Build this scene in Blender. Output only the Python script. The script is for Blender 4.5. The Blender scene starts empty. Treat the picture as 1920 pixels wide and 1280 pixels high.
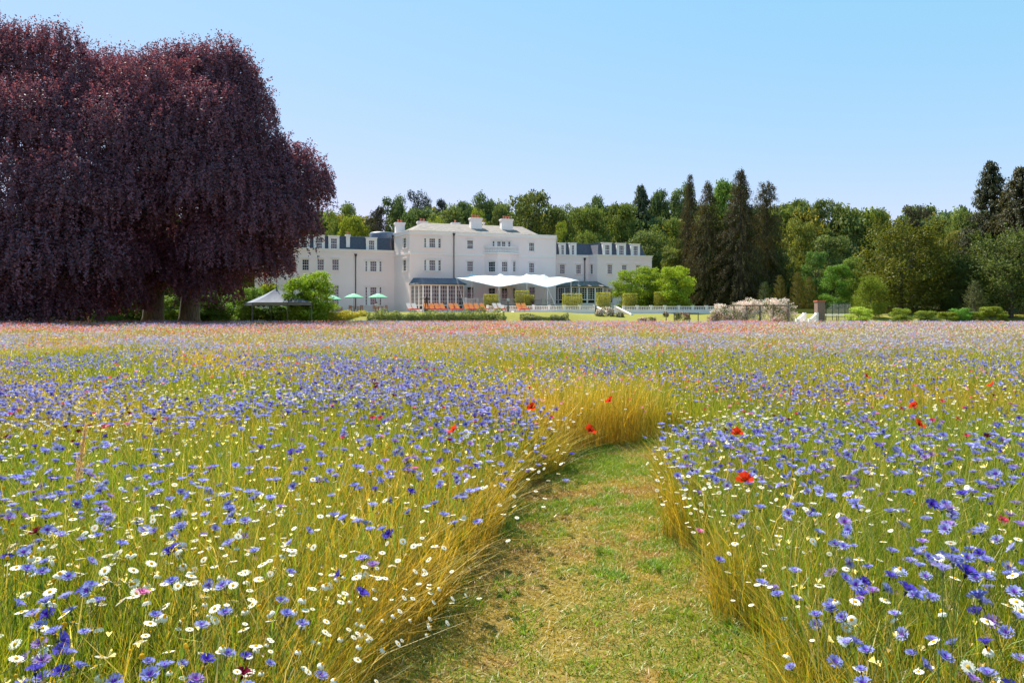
import bpy, math, random
import numpy as np
from mathutils import Vector, Matrix
PI = math.pi
R = math.radians
sc = bpy.context.scene
col = sc.collection
rng = np.random.default_rng(7)
random.seed(7)

# ------------------------------------------------------------------ camera, sky, sun, exposure
ZE = 1.6            # eye height
FPX, HX, HY = 1280.0, 960.0, 585.0      # focal length, centre column and horizon row in photo pixels
cam_d = bpy.data.cameras.new('camera')
cam_d.lens = 24.0; cam_d.sensor_width = 36.0; cam_d.sensor_fit = 'HORIZONTAL'
cam_d.shift_y = -(640.0 - HY) / 1920.0
cam_d.clip_start = 0.1; cam_d.clip_end = 5000
cam = bpy.data.objects.new('camera', cam_d); col.objects.link(cam)
cam.location = (0, 0, ZE); cam.rotation_euler = (R(90), 0, 0)
sc.camera = cam

SUN_EL, SUN_AZ = 54.0, -40.0            # azimuth from +Y (the view direction), negative = to the left
wd = bpy.data.worlds.new('World'); sc.world = wd; wd.use_nodes = True
nt = wd.node_tree; nt.nodes.clear()
sky = nt.nodes.new('ShaderNodeTexSky'); sky.sky_type = 'NISHITA'; sky.sun_disc = False
sky.sun_elevation = R(SUN_EL); sky.sun_rotation = R(SUN_AZ)
sky.altitude = 0; sky.air_density = 1.0; sky.dust_density = 0.1; sky.ozone_density = 1.6
bg = nt.nodes.new('ShaderNodeBackground'); bg.inputs['Strength'].default_value = 0.10
wo = nt.nodes.new('ShaderNodeOutputWorld')
sp_ = nt.nodes.new('ShaderNodeSeparateColor'); cb_ = nt.nodes.new('ShaderNodeCombineColor'); nt.links.new(sky.outputs[0], sp_.inputs[0])
for i, (gm, kk) in enumerate(((.84, 1.06), (.25, 2.56), (.26, 3.2))):       # colour grade of the whole sky: flatter and lavender at the horizon
    a_ = nt.nodes.new('ShaderNodeMath'); a_.operation = 'POWER'; a_.inputs[1].default_value = gm; b_ = nt.nodes.new('ShaderNodeMath'); b_.operation = 'MULTIPLY'; b_.inputs[1].default_value = kk
    nt.links.new(sp_.outputs[i], a_.inputs[0]); nt.links.new(a_.outputs[0], b_.inputs[0]); nt.links.new(b_.outputs[0], cb_.inputs[i])
nt.links.new(cb_.outputs[0], bg.inputs[0]); nt.links.new(bg.outputs[0], wo.inputs[0])
sd = bpy.data.lights.new('sun', 'SUN'); sd.energy = 4.9; sd.angle = R(0.53); sd.color = (1.0, 0.94, 0.83)
sun = bpy.data.objects.new('sun', sd); col.objects.link(sun)
sv = Vector((math.sin(R(SUN_AZ)) * math.cos(R(SUN_EL)), math.cos(R(SUN_AZ)) * math.cos(R(SUN_EL)), math.sin(R(SUN_EL))))
sun.rotation_euler = sv.to_track_quat('Z', 'Y').to_euler(); sun.location = sv * 200
sc.view_settings.view_transform = 'Standard'; sc.view_settings.look = 'None'
sc.view_settings.gamma = 1.0; sc.view_settings.use_curve_mapping = False
sc.view_settings.exposure = 1.02
sc.cycles.use_denoising = True
sc.cycles.max_bounces = 6; sc.cycles.diffuse_bounces = 4; sc.cycles.glossy_bounces = 2
sc.cycles.transmission_bounces = 4; sc.cycles.transparent_max_bounces = 4
sc.cycles.caustics_reflective = False; sc.cycles.caustics_refractive = False

# ------------------------------------------------------------------ helpers
def at(px, py, Y):
    return Vector(((px - HX) / FPX * Y, Y, ZE + (HY - py) / FPX * Y))
def zat(py, Y): return ZE + (HY - py) / FPX * Y
def link(o, parent=None):
    col.objects.link(o)
    if parent is not None:
        o.parent = parent
        o.matrix_parent_inverse = Matrix.Translation(-parent.location) if parent.type == 'EMPTY' and parent.get('_w') else Matrix()
    return o
def tag(o, label=None, cat=None, group=None, kind=None):
    if label: o['label'] = label
    if cat: o['category'] = cat
    if group: o['group'] = group
    if kind: o['kind'] = kind
    return o
def empty(name, loc=(0, 0, 0), rz=0, world=False):
    o = bpy.data.objects.new(name, None); col.objects.link(o)
    o.location = loc; o.rotation_euler = (0, 0, rz); o.empty_display_size = .2
    if world: o['_w'] = 1
    return o
def copy_tree(o, parent=None):
    c = o.copy(); col.objects.link(c)
    if parent is not None: c.parent = parent
    for ch in o.children: copy_tree(ch, c)
    return c

class MB:
    def __init__(s): s.v = []; s.f = []; s.m = []; s.mi = 0
    def add(s, vs, fs):
        b = len(s.v); s.v += [tuple(v) for v in vs]
        s.f += [tuple(i + b for i in f) for f in fs]; s.m += [s.mi] * len(fs); return s
    def quad(s, a, b, c, d): return s.add([a, b, c, d], [(0, 1, 2, 3)])
    def box(s, x0, x1, y0, y1, z0, z1, M=None):
        vs = [(x, y, z) for z in (z0, z1) for y in (y0, y1) for x in (x0, x1)]
        if M is not None: vs = [M @ Vector(v) for v in vs]
        return s.add(vs, [(0, 2, 3, 1), (4, 5, 7, 6), (0, 1, 5, 4), (2, 6, 7, 3), (0, 4, 6, 2), (1, 3, 7, 5)])
    def tube(s, pts, rad, n=6, cap=True):
        pts = [Vector(p) for p in pts]
        if not hasattr(rad, '__len__'): rad = [rad] * len(pts)
        vs = []; fs = []
        for i, p in enumerate(pts):
            d = (pts[min(i + 1, len(pts) - 1)] - pts[max(i - 1, 0)]).normalized()
            a = d.orthogonal().normalized() if abs(d.z) < .99 else Vector((1, 0, 0))
            a = (a - d * a.dot(d)).normalized(); b = d.cross(a)
            for k in range(n):
                t = 2 * PI * k / n
                vs.append(p + (a * math.cos(t) + b * math.sin(t)) * rad[i])
        for i in range(len(pts) - 1):
            for k in range(n):
                fs.append((i * n + k, i * n + (k + 1) % n, (i + 1) * n + (k + 1) % n, (i + 1) * n + k))
        if cap:
            fs.append(tuple(range(n))[::-1]); fs.append(tuple((len(pts) - 1) * n + k for k in range(n)))
        return s.add(vs, fs)
    def lathe(s, prof, n=10, c=(0, 0, 0)):
        vs = [(c[0] + r * math.cos(2 * PI * k / n), c[1] + r * math.sin(2 * PI * k / n), c[2] + z) for r, z in prof for k in range(n)]
        fs = [(i * n + k, i * n + (k + 1) % n, (i + 1) * n + (k + 1) % n, (i + 1) * n + k) for i in range(len(prof) - 1) for k in range(n)]
        fs.append(tuple(range(n))[::-1]); fs.append(tuple((len(prof) - 1) * n + k for k in range(n)))
        return s.add(vs, fs)
    def mesh(s, name, mats, smooth=False):
        me = bpy.data.meshes.new(name); me.from_pydata(s.v, [], s.f)
        for m in (mats if isinstance(mats, (list, tuple)) else [mats]): me.materials.append(m)
        if any(s.m): me.polygons.foreach_set('material_index', s.m)
        if smooth: me.polygons.foreach_set('use_smooth', [True] * len(s.f))
        me.update(); return me
    def build(s, name, mats, parent=None, smooth=False):
        return link(bpy.data.objects.new(name, s.mesh(name, mats, smooth)), parent)

def bulk(name, V, F, C, mat, k=4):
    """one mesh from arrays: V (n,3), F (m,k), C (n,3) colour attribute"""
    me = bpy.data.meshes.new(name)
    me.vertices.add(len(V)); me.vertices.foreach_set('co', np.ascontiguousarray(V, dtype=np.float32).ravel())
    me.loops.add(F.size); me.loops.foreach_set('vertex_index', np.ascontiguousarray(F, dtype=np.int32).ravel())
    me.polygons.add(len(F)); me.polygons.foreach_set('loop_start', np.arange(0, F.size, F.shape[1], dtype=np.int32))
    me.update(calc_edges=True)
    a = me.color_attributes.new('Col', 'FLOAT_COLOR', 'POINT')
    cc = np.ones((len(V), 4), dtype=np.float32); cc[:, :3] = C
    a.data.foreach_set('color', cc.ravel())
    me.materials.append(mat); return me
def rotm(az, tilt, taz):
    """rotation matrices: spin az about z then tilt by `tilt` towards azimuth taz"""
    n = len(az); ca, sa = np.cos(az), np.sin(az)
    A = np.zeros((n, 3, 3)); A[:, 0, 0] = ca; A[:, 0, 1] = -sa; A[:, 1, 0] = sa; A[:, 1, 1] = ca; A[:, 2, 2] = 1
    kx, ky = -np.sin(taz), np.cos(taz); c, s_ = np.cos(tilt), np.sin(tilt); C = 1 - c
    B = np.zeros((n, 3, 3))
    B[:, 0, 0] = c + kx * kx * C; B[:, 0, 1] = kx * ky * C; B[:, 0, 2] = ky * s_
    B[:, 1, 0] = kx * ky * C; B[:, 1, 1] = c + ky * ky * C; B[:, 1, 2] = -kx * s_
    B[:, 2, 0] = -ky * s_; B[:, 2, 1] = kx * s_; B[:, 2, 2] = c
    return B @ A
def scatter(tv, tf, tc, pos, rot, scl, cm):
    """copies of a template (tv verts, tf faces, tc colours) -> V, F, C"""
    n = len(pos); V = np.einsum('nij,kj->nki', rot, tv) * np.asarray(scl).reshape(n, 1, -1) + pos[:, None, :]
    F = tf[None] + (np.arange(n) * len(tv))[:, None, None]
    C = tc[None] * cm[:, None, :]
    return V.reshape(-1, 3), F.reshape(-1, tf.shape[1]), C.reshape(-1, 3)
def merge(parts):
    V = []; F = []; C = []; b = 0
    for v, f, c in parts:
        V.append(v); F.append(f + b); C.append(c); b += len(v)
    return np.concatenate(V), np.concatenate(F), np.concatenate(C)

# ------------------------------------------------------------------ materials
def newmat(name):
    m = bpy.data.materials.new(name); m.use_nodes = True; m.node_tree.nodes.clear(); return m, m.node_tree.nodes, m.node_tree.links
def veg(name, tr=.35, gloss=0.04, objcol=False, rough=.5, trtint=(1.1, 1.05, .7)):
    m, N, L = newmat(name)
    a = N.new('ShaderNodeAttribute'); a.attribute_name = 'Col'; src = a.outputs['Color']
    if objcol:
        oi = N.new('ShaderNodeObjectInfo'); mx = N.new('ShaderNodeMixRGB'); mx.blend_type = 'MULTIPLY'; mx.inputs[0].default_value = 1
        L.new(src, mx.inputs[1]); L.new(oi.outputs['Color'], mx.inputs[2]); src = mx.outputs[0]
    d = N.new('ShaderNodeBsdfDiffuse'); t = N.new('ShaderNodeBsdfTranslucent'); L.new(src, d.inputs[0])
    tm = N.new('ShaderNodeMixRGB'); tm.blend_type = 'MULTIPLY'; tm.inputs[0].default_value = 1; tm.inputs[2].default_value = (*trtint, 1)
    L.new(src, tm.inputs[1]); L.new(tm.outputs[0], t.inputs[0])
    mix = N.new('ShaderNodeMixShader'); mix.inputs[0].default_value = tr
    L.new(d.outputs[0], mix.inputs[1]); L.new(t.outputs[0], mix.inputs[2]); out = mix.outputs[0]
    if gloss > 0:
        g = N.new('ShaderNodeBsdfGlossy'); g.inputs['Roughness'].default_value = rough; g.inputs[0].default_value = (.8, .8, .8, 1)
        m2 = N.new('ShaderNodeMixShader'); m2.inputs[0].default_value = gloss; L.new(out, m2.inputs[1]); L.new(g.outputs[0], m2.inputs[2]); out = m2.outputs[0]
    o = N.new('ShaderNodeOutputMaterial'); L.new(out, o.inputs[0]); return m
def surf(name, c1, c2=None, scale=3.0, rough=.8, bump=0.0, bscale=None, metal=0.0, spec=.5, detail=6, stretch=None):
    m, N, L = newmat(name)
    p = N.new('ShaderNodeBsdfPrincipled'); o = N.new('ShaderNodeOutputMaterial'); L.new(p.outputs[0], o.inputs[0])
    p.inputs['Roughness'].default_value = rough; p.inputs['Metallic'].default_value = metal; p.inputs['Specular IOR Level'].default_value = spec
    tc = N.new('ShaderNodeNewGeometry'); vec = tc.outputs['Position']
    if stretch:
        mp = N.new('ShaderNodeMapping'); mp.inputs['Scale'].default_value = stretch; L.new(vec, mp.inputs[0]); vec = mp.outputs[0]
    n = N.new('ShaderNodeTexNoise'); n.inputs['Scale'].default_value = scale; n.inputs['Detail'].default_value = detail; L.new(vec, n.inputs['Vector'])
    r = N.new('ShaderNodeValToRGB'); r.color_ramp.elements[0].position = .35; r.color_ramp.elements[1].position = .65
    r.color_ramp.elements[0].color = (*c1, 1); r.color_ramp.elements[1].color = (*(c2 or c1), 1)
    L.new(n.outputs[0], r.inputs[0]); L.new(r.outputs[0], p.inputs['Base Color'])
    if bump:
        n2 = N.new('ShaderNodeTexNoise'); n2.inputs['Scale'].default_value = bscale or scale * 4; L.new(vec, n2.inputs['Vector'])
        b = N.new('ShaderNodeBump'); b.inputs['Strength'].default_value = bump; b.inputs['Distance'].default_value = .02
        L.new(n2.outputs[0], b.inputs['Height']); L.new(b.outputs[0], p.inputs['Normal'])
    return m
M = dict(
    leaf=veg('leaf', .45, .02, True), beech=veg('beech_leaf', .38, .03, False, .45, (1.25, .75, .65)),
    grass=veg('grass_blade', .45, .04, False, .45, (1.2, 1.1, .45)), petal=veg('petal', .35, 0.0, False, .5, (1, 1, 1)),
    bark=surf('bark', (.05, .04, .03), (.12, .095, .075), 2.5, .95, .6, 9, stretch=(3, 3, .6)),
    barkgrey=surf('grey_bark', (.10, .085, .075), (.2, .17, .15), 3, .95, .4, 9, stretch=(3, 3, .5)),
    stucco=surf('stucco', (.95, .745, .71), (.97, .785, .75), .35, .85, .08, 12),
    trim=surf('white_paint', (.90, .80, .76), (.93, .84, .81), .8, .55),
    slate=surf('slate', (.055, .055, .08), (.11, .105, .14), 5, .55, .25, 14, stretch=(.6, .6, 3)),
    slate2=surf('weathered_slate', (.15, .125, .115), (.27, .23, .205), 3.5, .85, .3, 12, stretch=(.5, .5, 3)),
    lead=surf('lead_sheet', (.10, .12, .17), (.16, .18, .24), 1.5, .45),
    terracotta=surf('terracotta', (.38, .10, .06), (.5, .16, .09), 6, .8),
    pipe=surf('black_iron', (.02, .018, .018), (.045, .035, .035), 6, .5),
    glass=surf('window_glass', (.006, .009, .012), (.03, .04, .05), .55, .06, spec=1.0),
    doorglass=surf('door_glass', (.01, .012, .014), (.035, .035, .035), .9, .08, spec=.6),
    canvas=surf('white_canvas', (.60, .60, .62), (.66, .66, .67), .6, .7),
    stone=surf('pale_stone', (.62, .58, .56), (.78, .74, .72), 2.5, .85, .2, 14),
    paving=surf('paving', (.58, .48, .38), (.68, .58, .46), 2, .9),  # gravel colour, lightened to bounce sun onto the house walls
    wood=surf('teak', (.22, .10, .05), (.34, .17, .09), 7, .7, stretch=(1, 1, 4)),
    greywood=surf('weathered_wood', (.12, .09, .07), (.22, .17, .14), 6, .85),
    brick=surf('brick', (.16, .10, .08), (.28, .18, .14), 9, .9, .3, 20),
    bronze=surf('bronze', (.03, .018, .012), (.07, .04, .028), 8, .45, metal=.5),
    gunmetal=surf('gunmetal_paint', (.06, .07, .10), (.09, .10, .13), 5, .5),
    greycanvas=surf('grey_canvas', (.15, .17, .23), (.21, .23, .30), 1.2, .85),
    green=surf('mint_canvas', (.16, .42, .27), (.2, .5, .33), 3, .8),
    orange=surf('orange_cushion', (.85, .25, .05), (.9, .33, .08), 5, .8),
    red=surf('red_cushion', (.70, .06, .03), (.8, .09, .04), 5, .8),
    cream=surf('cream_cushion', (.80, .70, .62), (.85, .76, .68), 5, .8),
    darkgreen=surf('dark_green_paint', (.03, .05, .045), (.05, .07, .06), 5, .5),
    disc=surf('grey_disc', (.4, .42, .48), (.5, .52, .58), 5, .6),
    skin=surf('skin', (.5, .3, .22), (.55, .34, .25), 9, .6), shirt=surf('white_shirt', (.75, .77, .82), (.8, .82, .86), 9, .8),
    wire=surf('wire_fence', (.10, .13, .13), (.16, .19, .18), 9, .6),
)
def ground_mat(name, cols, scales=(0.15, 2.2, 30), bump=.3):
    m, N, L = newmat(name)
    p = N.new('ShaderNodeBsdfPrincipled'); o = N.new('ShaderNodeOutputMaterial'); L.new(p.outputs[0], o.inputs[0])
    p.inputs['Roughness'].default_value = .95; p.inputs['Specular IOR Level'].default_value = .1
    g = N.new('ShaderNodeNewGeometry'); prev = None
    for i, (s, c) in enumerate(zip(scales, cols)):
        n = N.new('ShaderNodeTexNoise'); n.inputs['Scale'].default_value = s; n.inputs['Detail'].default_value = 8; L.new(g.outputs['Position'], n.inputs['Vector'])
        r = N.new('ShaderNodeValToRGB'); r.color_ramp.elements[0].position = .38; r.color_ramp.elements[1].position = .62
        r.color_ramp.elements[0].color = (*c[0], 1); r.color_ramp.elements[1].color = (*c[1], 1); L.new(n.outputs[0], r.inputs[0])
        if prev is None: prev = r.outputs[0]
        else:
            x = N.new('ShaderNodeMixRGB'); x.inputs[0].default_value = .5; L.new(prev, x.inputs[1]); L.new(r.outputs[0], x.inputs[2]); prev = x.outputs[0]
    L.new(prev, p.inputs['Base Color'])
    n = N.new('ShaderNodeTexNoise'); n.inputs['Scale'].default_value = 40; n.inputs['Detail'].default_value = 6; L.new(g.outputs['Position'], n.inputs['Vector'])
    b = N.new('ShaderNodeBump'); b.inputs['Strength'].default_value = bump; b.inputs['Distance'].default_value = .02; L.new(n.outputs[0], b.inputs['Height']); L.new(b.outputs[0], p.inputs['Normal'])
    return m
M['ground'] = ground_mat('meadow_soil', [((.10, .085, .03), (.16, .13, .045)), ((.06, .075, .02), (.14, .11, .04)), ((.05, .05, .02), (.15, .12, .05))])
M['lawn'] = ground_mat('lawn_grass', [((.22, .21, .04), (.30, .25, .06)), ((.16, .19, .03), (.27, .24, .06)), ((.13, .16, .03), (.30, .25, .07))])
M['path'] = ground_mat('mown_grass', [((.24, .15, .035), (.13, .15, .02)), ((.11, .14, .012), (.24, .15, .03)), ((.10, .07, .02), (.30, .20, .06))], (1.6, 8, 45), .8)
M['woodfloor'] = ground_mat('wood_floor', [((.03, .04, .015), (.05, .05, .02))] * 3)

# ------------------------------------------------------------------ ground
def sst(t): t = np.clip(t, 0, 1); return t * t * (3 - 2 * t)
def terr(x, y):
    x = np.asarray(x, float); y = np.asarray(y, float)
    yb = 79 + 9 * sst((-19 - x) / 6)
    w = sst((x - 6) / 4); z = (1 - w) * 1.62 * sst((y - yb) / 7) + w * (1.40 * sst((y - 77) / 15.4) + .22 * sst((y - 93.5) / 3))
    z = z + 9 * sst((y - 128) / 90) + 12 * sst((y - 230) / 300)
    return z
def tz(x, y): return float(terr(x, y))
ys = np.concatenate([np.linspace(-60, 0, 8), np.linspace(1, 74, 30), np.linspace(75, 100, 36), np.linspace(103, 240, 40), np.geomspace(250, 3000, 24)])
xs = np.concatenate([-np.geomspace(3000, 90, 20), np.linspace(-85, 85, 70), np.geomspace(90, 3000, 20)])
gx, gy = np.meshgrid(xs, ys); gz = terr(gx, gy)
V = np.stack([gx, gy, gz], -1).reshape(-1, 3); nx = len(xs)
I = (np.arange(len(ys) - 1)[:, None] * nx + np.arange(nx - 1)[None]).ravel()
F = np.stack([I, I + 1, I + nx + 1, I + nx], 1)
g = bpy.data.objects.new('ground', bulk('ground', V, F, np.ones((len(V), 3)), M['ground'])); col.objects.link(g); g['kind'] = 'structure'
fy = gy[:-1, :-1].ravel()
g.data.materials.append(M['lawn']); g.data.materials.append(M['woodfloor'])
g.data.polygons.foreach_set('material_index', np.where(fy > 126, 2, np.where(fy > 71, 1, 0)).astype(np.int32))
g.data.polygons.foreach_set('use_smooth', [True] * len(F))

# the mown path
PC = np.array([(0.0, -3), (0.05, 0), (0.2, 2.6), (0.38, 3.9), (0.54, 4.9), (0.66, 5.9), (0.94, 6.8), (1.4, 7.45), (2.0, 7.85)])
HW = .64
def pathd(x, y):
    """distance to the centre line and unit vector from it"""
    P = np.stack([x, y], -1); best = np.full(len(P), 1e9); vec = np.zeros_like(P)
    for a, b in zip(PC[:-1], PC[1:]):
        ab = b - a; t = np.clip(((P - a) @ ab) / (ab @ ab), 0, 1); q = a + t[:, None] * ab; d = P - q; l = np.hypot(d[:, 0], d[:, 1])
        m = l < best; best[m] = l[m]; vec[m] = d[m]
    return best - .22 * sst((4.6 - P[:, 1]) / 1.8), vec / (best[:, None] + 1e-6)
def smooth_line(P, n=8):
    out = []
    for i in range(len(P) - 1):
        p0, p1, p2, p3 = P[max(i - 1, 0)], P[i], P[i + 1], P[min(i + 2, len(P) - 1)]
        for k in range(n):
            t = k / n; out.append(.5 * ((2 * p1) + (-p0 + p2) * t + (2 * p0 - 5 * p1 + 4 * p2 - p3) * t * t + (-p0 + 3 * p1 - 3 * p2 + p3) * t ** 3))
    out.append(P[-1]); return np.array(out)
SL = smooth_line(PC)
mb = MB(); prev = None
for i, p in enumerate(SL):
    d = SL[min(i + 1, len(SL) - 1)] - SL[max(i - 1, 0)]; d = d / np.hypot(*d); nrm = np.array([-d[1], d[0]])
    row = [(p[0] + nrm[0] * w * (HW + .9), p[1] + nrm[1] * w * (HW + .9), .006 + .012 * (1 - w * w)) for w in (-1, -.5, 0, .5, 1)]
    if prev:
        for k in range(4): mb.quad(prev[k + 1], prev[k], row[k], row[k + 1])
    prev = row
o = mb.build('path', M['path'], smooth=True); o['kind'] = 'structure'

# ------------------------------------------------------------------ meadow grass
GREEN = np.array([.16, .215, .014]); GREEN2 = np.array([.34, .38, .03]); GOLD = np.array([.60, .40, .055]); STRAW = np.array([.74, .60, .26]); RUST = np.array([.40, .22, .03])
def in_view(n, y0, y1, pad=3.4):
    """uniform samples of the visible wedge between two distances"""
    u = rng.uniform(0, 1, n); b = pad / .77; y = -b + np.sqrt((y0 + b) ** 2 + u * ((y1 + b) ** 2 - (y0 + b) ** 2)); x = rng.uniform(-1, 1, n) * (.77 * y + pad); return x, y
def wedge_area(y0, y1): return .77 * (y1 * y1 - y0 * y0) + 6.8 * (y1 - y0)
def noise2(x, y, s, seed=0):
    """cheap smooth noise 0..1"""
    r = np.random.default_rng(seed); v = 0
    for k in range(6):
        a = r.uniform(0, 2 * PI); f = s * r.uniform(.6, 1.8); v = v + np.sin(x * math.cos(a) * f + y * math.sin(a) * f + r.uniform(0, 6.3))
    return .5 + v / 7.5
def blades(x, y, z0, h, w, leanx, leany, cb, ct):
    n = len(x); a = rng.uniform(0, 2 * PI, n); wx, wy = np.cos(a) * w / 2, np.sin(a) * w / 2
    V = np.zeros((n, 8, 3)); lv = [(0, 0, 1.0), (.12, .38, .9), (.45, .74, .7), (1.0, 1.0, .15)]
    bx_, by_ = rng.normal(0, .045, (2, n)) * h; wob = (0, 1.0, .6, 0)
    for i, (l, hh, ww) in enumerate(lv):
        for s, k in ((1, 0), (-1, 1)):
            V[:, 2 * i + k, 0] = x + leanx * l + bx_ * wob[i] + s * wx * ww; V[:, 2 * i + k, 1] = y + leany * l + by_ * wob[i] + s * wy * ww; V[:, 2 * i + k, 2] = z0 + h * hh
    f = np.array([[0, 1, 3, 2], [2, 3, 5, 4], [4, 5, 7, 6]]); F = (f[None] + (np.arange(n) * 8)[:, None, None]).reshape(-1, 4)
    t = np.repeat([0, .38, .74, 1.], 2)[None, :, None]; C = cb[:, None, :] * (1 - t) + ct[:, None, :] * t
    return V.reshape(-1, 3), F, C.reshape(-1, 3)
def bankm(x, y): return (y > 7.5) & (y < 9.8) & (x > .25) & (x < 1.95)
def mheight(x, y): return .60 + .12 * bankm(x, y) + .16 * (noise2(x, y, .9, 3) - .5) + .06 * (noise2(x, y, 4, 5) - .5)
parts = []
for (y0, y1, dens, w, seg) in ((1.8, 9.4, 1900, .0038, 1), (0.7, 4.0, 2600, .0032, 0), (4.0, 9.0, 1300, .0042, 0), (9, 20, 420, .008, 0), (20, 42, 120, .016, 0), (42, 72, 48, .028, 0)):
    n = int(wedge_area(y0, y1) * dens); x, y = in_view(n, y0, y1); d, v = pathd(x, y)
    k = (d > HW * (1 + .5 * (noise2(x, y, 4, 9) - .5) * (y > 3) + .16 * (noise2(x, y, 19, 10) - .5))); k &= (seg == 0) | (d < HW + .34 * rng.uniform(0, 1, n)); x, y, d, v = x[k], y[k], d[k], v[k]; n = len(x)
    lft = (v[:, 0] < 0) & (y < 6.8); edge = np.exp(-(d - HW) / np.where(lft, .42, .26)); bank = (v[:, 1] > .3) & (y < 11) & (x < 2.1); h = mheight(x, y) * rng.uniform(.55, 1.15, n) * (1 - .2 * edge * (y < 7) * ~bank) * np.where(bank & (d < 1.5), 1.12, 1); r = rng.uniform(0, 1, n)
    la = rng.uniform(0, 2 * PI, n); lm = rng.uniform(.02, .24, n) + .3 * (rng.uniform(0, 1, n) < .12); lx, ly = np.cos(la) * lm, np.sin(la) * lm
    q = edge * rng.uniform(0, 1, n) * h * np.where(lft, .8, np.where(bank, .12, .5)); jt = rng.normal(0, .45, n) * q; q = q * .8; lx -= v[:, 0] * q + v[:, 1] * jt; ly -= v[:, 1] * q - v[:, 0] * jt; h = h * (1 - .45 * np.minimum(q, 1.2))
    gold = np.clip(.35 * bank * (d < 1.6) + noise2(x, y, 1.3, 11) * .9 + .30 * edge + .28 * (y < 3.4) * (x < 0) - .20 - .20 * ((x > .5) & (y < 9)), 0, .85)
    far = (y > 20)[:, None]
    sel = rng.uniform(0, 1, n); ct = np.where((sel < gold)[:, None], GOLD, np.where((sel < gold + .4 * (1 - gold))[:, None], GREEN, GREEN2)); ct = np.where((r < .07)[:, None], STRAW, ct)
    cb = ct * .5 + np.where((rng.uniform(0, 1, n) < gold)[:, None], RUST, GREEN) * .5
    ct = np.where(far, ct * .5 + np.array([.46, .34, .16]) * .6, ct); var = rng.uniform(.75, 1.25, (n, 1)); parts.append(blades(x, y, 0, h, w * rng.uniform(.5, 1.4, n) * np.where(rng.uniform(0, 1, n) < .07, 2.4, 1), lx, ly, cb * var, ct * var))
n = int(wedge_area(1.2, 7) * 260); x, y = in_view(n, 1.2, 7); d, v = pathd(x, y); k = d > HW * 1.05; x, y = x[k], y[k]; n = len(x); h = mheight(x, y) * rng.uniform(.7, 1.05, n); la = rng.uniform(0, 6.3, n); lm = rng.uniform(.02, .2, n)
ct = np.where((rng.uniform(0, 1, n) < .75)[:, None], np.array([.20, .33, .05]), np.array([.62, .50, .22])) * rng.uniform(.7, 1.2, (n, 1)); parts.append(blades(x, y, 0, h, .0068 * rng.uniform(.6, 1.2, n), np.cos(la) * lm, np.sin(la) * lm, ct * .8, ct))
for q in range(2):      # side shoots
    b = rng.uniform(.3, .7, n); la2 = rng.uniform(0, 6.3, n); parts.append(blades(x + np.cos(la) * lm * b * .4, y + np.sin(la) * lm * b * .4, h * b, h * rng.uniform(.15, .35, n), .0055 * rng.uniform(.5, 1.1, n), np.cos(la2) * .09, np.sin(la2) * .09, ct, ct * 1.1))
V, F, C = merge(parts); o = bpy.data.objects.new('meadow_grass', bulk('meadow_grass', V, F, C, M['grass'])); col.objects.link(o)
tag(o, 'tall green and golden meadow grass filling the field', 'grass', kind='stuff')
# short turf and clippings on the path
parts = []
n = 560000; y = np.sqrt(rng.uniform(2.2 ** 2, 9.6 ** 2, n)); x = rng.uniform(-1.3, 4.5, n); d, v = pathd(x, y); k = d < HW + .12; x, y, d = x[k], y[k], d[k]; n = len(x)
gn = .6 * noise2(x, y, 4.0, 21) + .4 * noise2(x, y, 16, 22); sel = rng.uniform(0, 1, n)
c = np.where((sel < (gn - .5) * 4 + .48)[:, None], np.array([.24, .33, .025]), np.where((sel > .88)[:, None], np.array([.70, .56, .32]), np.where((noise2(x, y, 7, 77) > .52)[:, None], np.array([.42, .25, .07]), np.array([.46, .35, .05]))))
la = rng.uniform(0, 2 * PI, n); lm = rng.uniform(.0, .06, n)
parts.append(blades(x, y, .008, rng.uniform(.008, .038, n) * (.6 + .9 * gn), .0048 * rng.uniform(.6, 1.5, n), np.cos(la) * lm, np.sin(la) * lm, c * .8, c * rng.uniform(.8, 1.2, (n, 1))))
for (cx, cy, rr, nn) in tuple((rng.uniform(-.3, 1.5), rng.uniform(2.7, 8), rng.uniform(.03, .11), int(rng.uniform(50, 200))) for _ in range(70)):
    a = rng.uniform(0, 2 * PI, nn); r_ = rr * np.sqrt(rng.uniform(0, 1, nn)); x, y = cx + r_ * np.cos(a), cy + r_ * np.sin(a); dd, _ = pathd(x, y); kk = dd < HW; x, y, a, nn = x[kk], y[kk], a[kk], int(kk.sum()); c = np.tile([.19, .35, .03], (nn, 1)) * rng.uniform(.7, 1.3, (nn, 1))
    parts.append(blades(x, y, 0, rng.uniform(.02, .055, nn), .006 * np.ones(nn), np.cos(a) * .03, np.sin(a) * .03, c, c))
V, F, C = merge(parts); o = bpy.data.objects.new('mown_turf', bulk('mown_turf', V, F, C, M['grass'])); col.objects.link(o)
tag(o, 'short patchy green and straw coloured turf on the mown path', 'grass', kind='stuff')
n = 1500; y = rng.uniform(2.3, 8.5, n); x = rng.uniform(-1, 2.8, n); d, v = pathd(x, y); k = d < HW + .1; x, y = x[k], y[k]; n = len(x); a = rng.uniform(0, 2 * PI, n); l = rng.uniform(.03, .14, n) * rng.uniform(.3, 1, n)
c = np.tile([.60, .47, .26], (n, 1)) * rng.uniform(.7, 1.25, (n, 1))
V, F, C = blades(x, y, .03, rng.uniform(0, .012, n), .003 * np.ones(n), np.cos(a) * l, np.sin(a) * l, c, c)
o = bpy.data.objects.new('dry_clippings', bulk('dry_clippings', V, F, C, M['grass'])); col.objects.link(o); tag(o, 'dry straw clippings lying on the mown path', 'clippings', kind='stuff')

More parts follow.
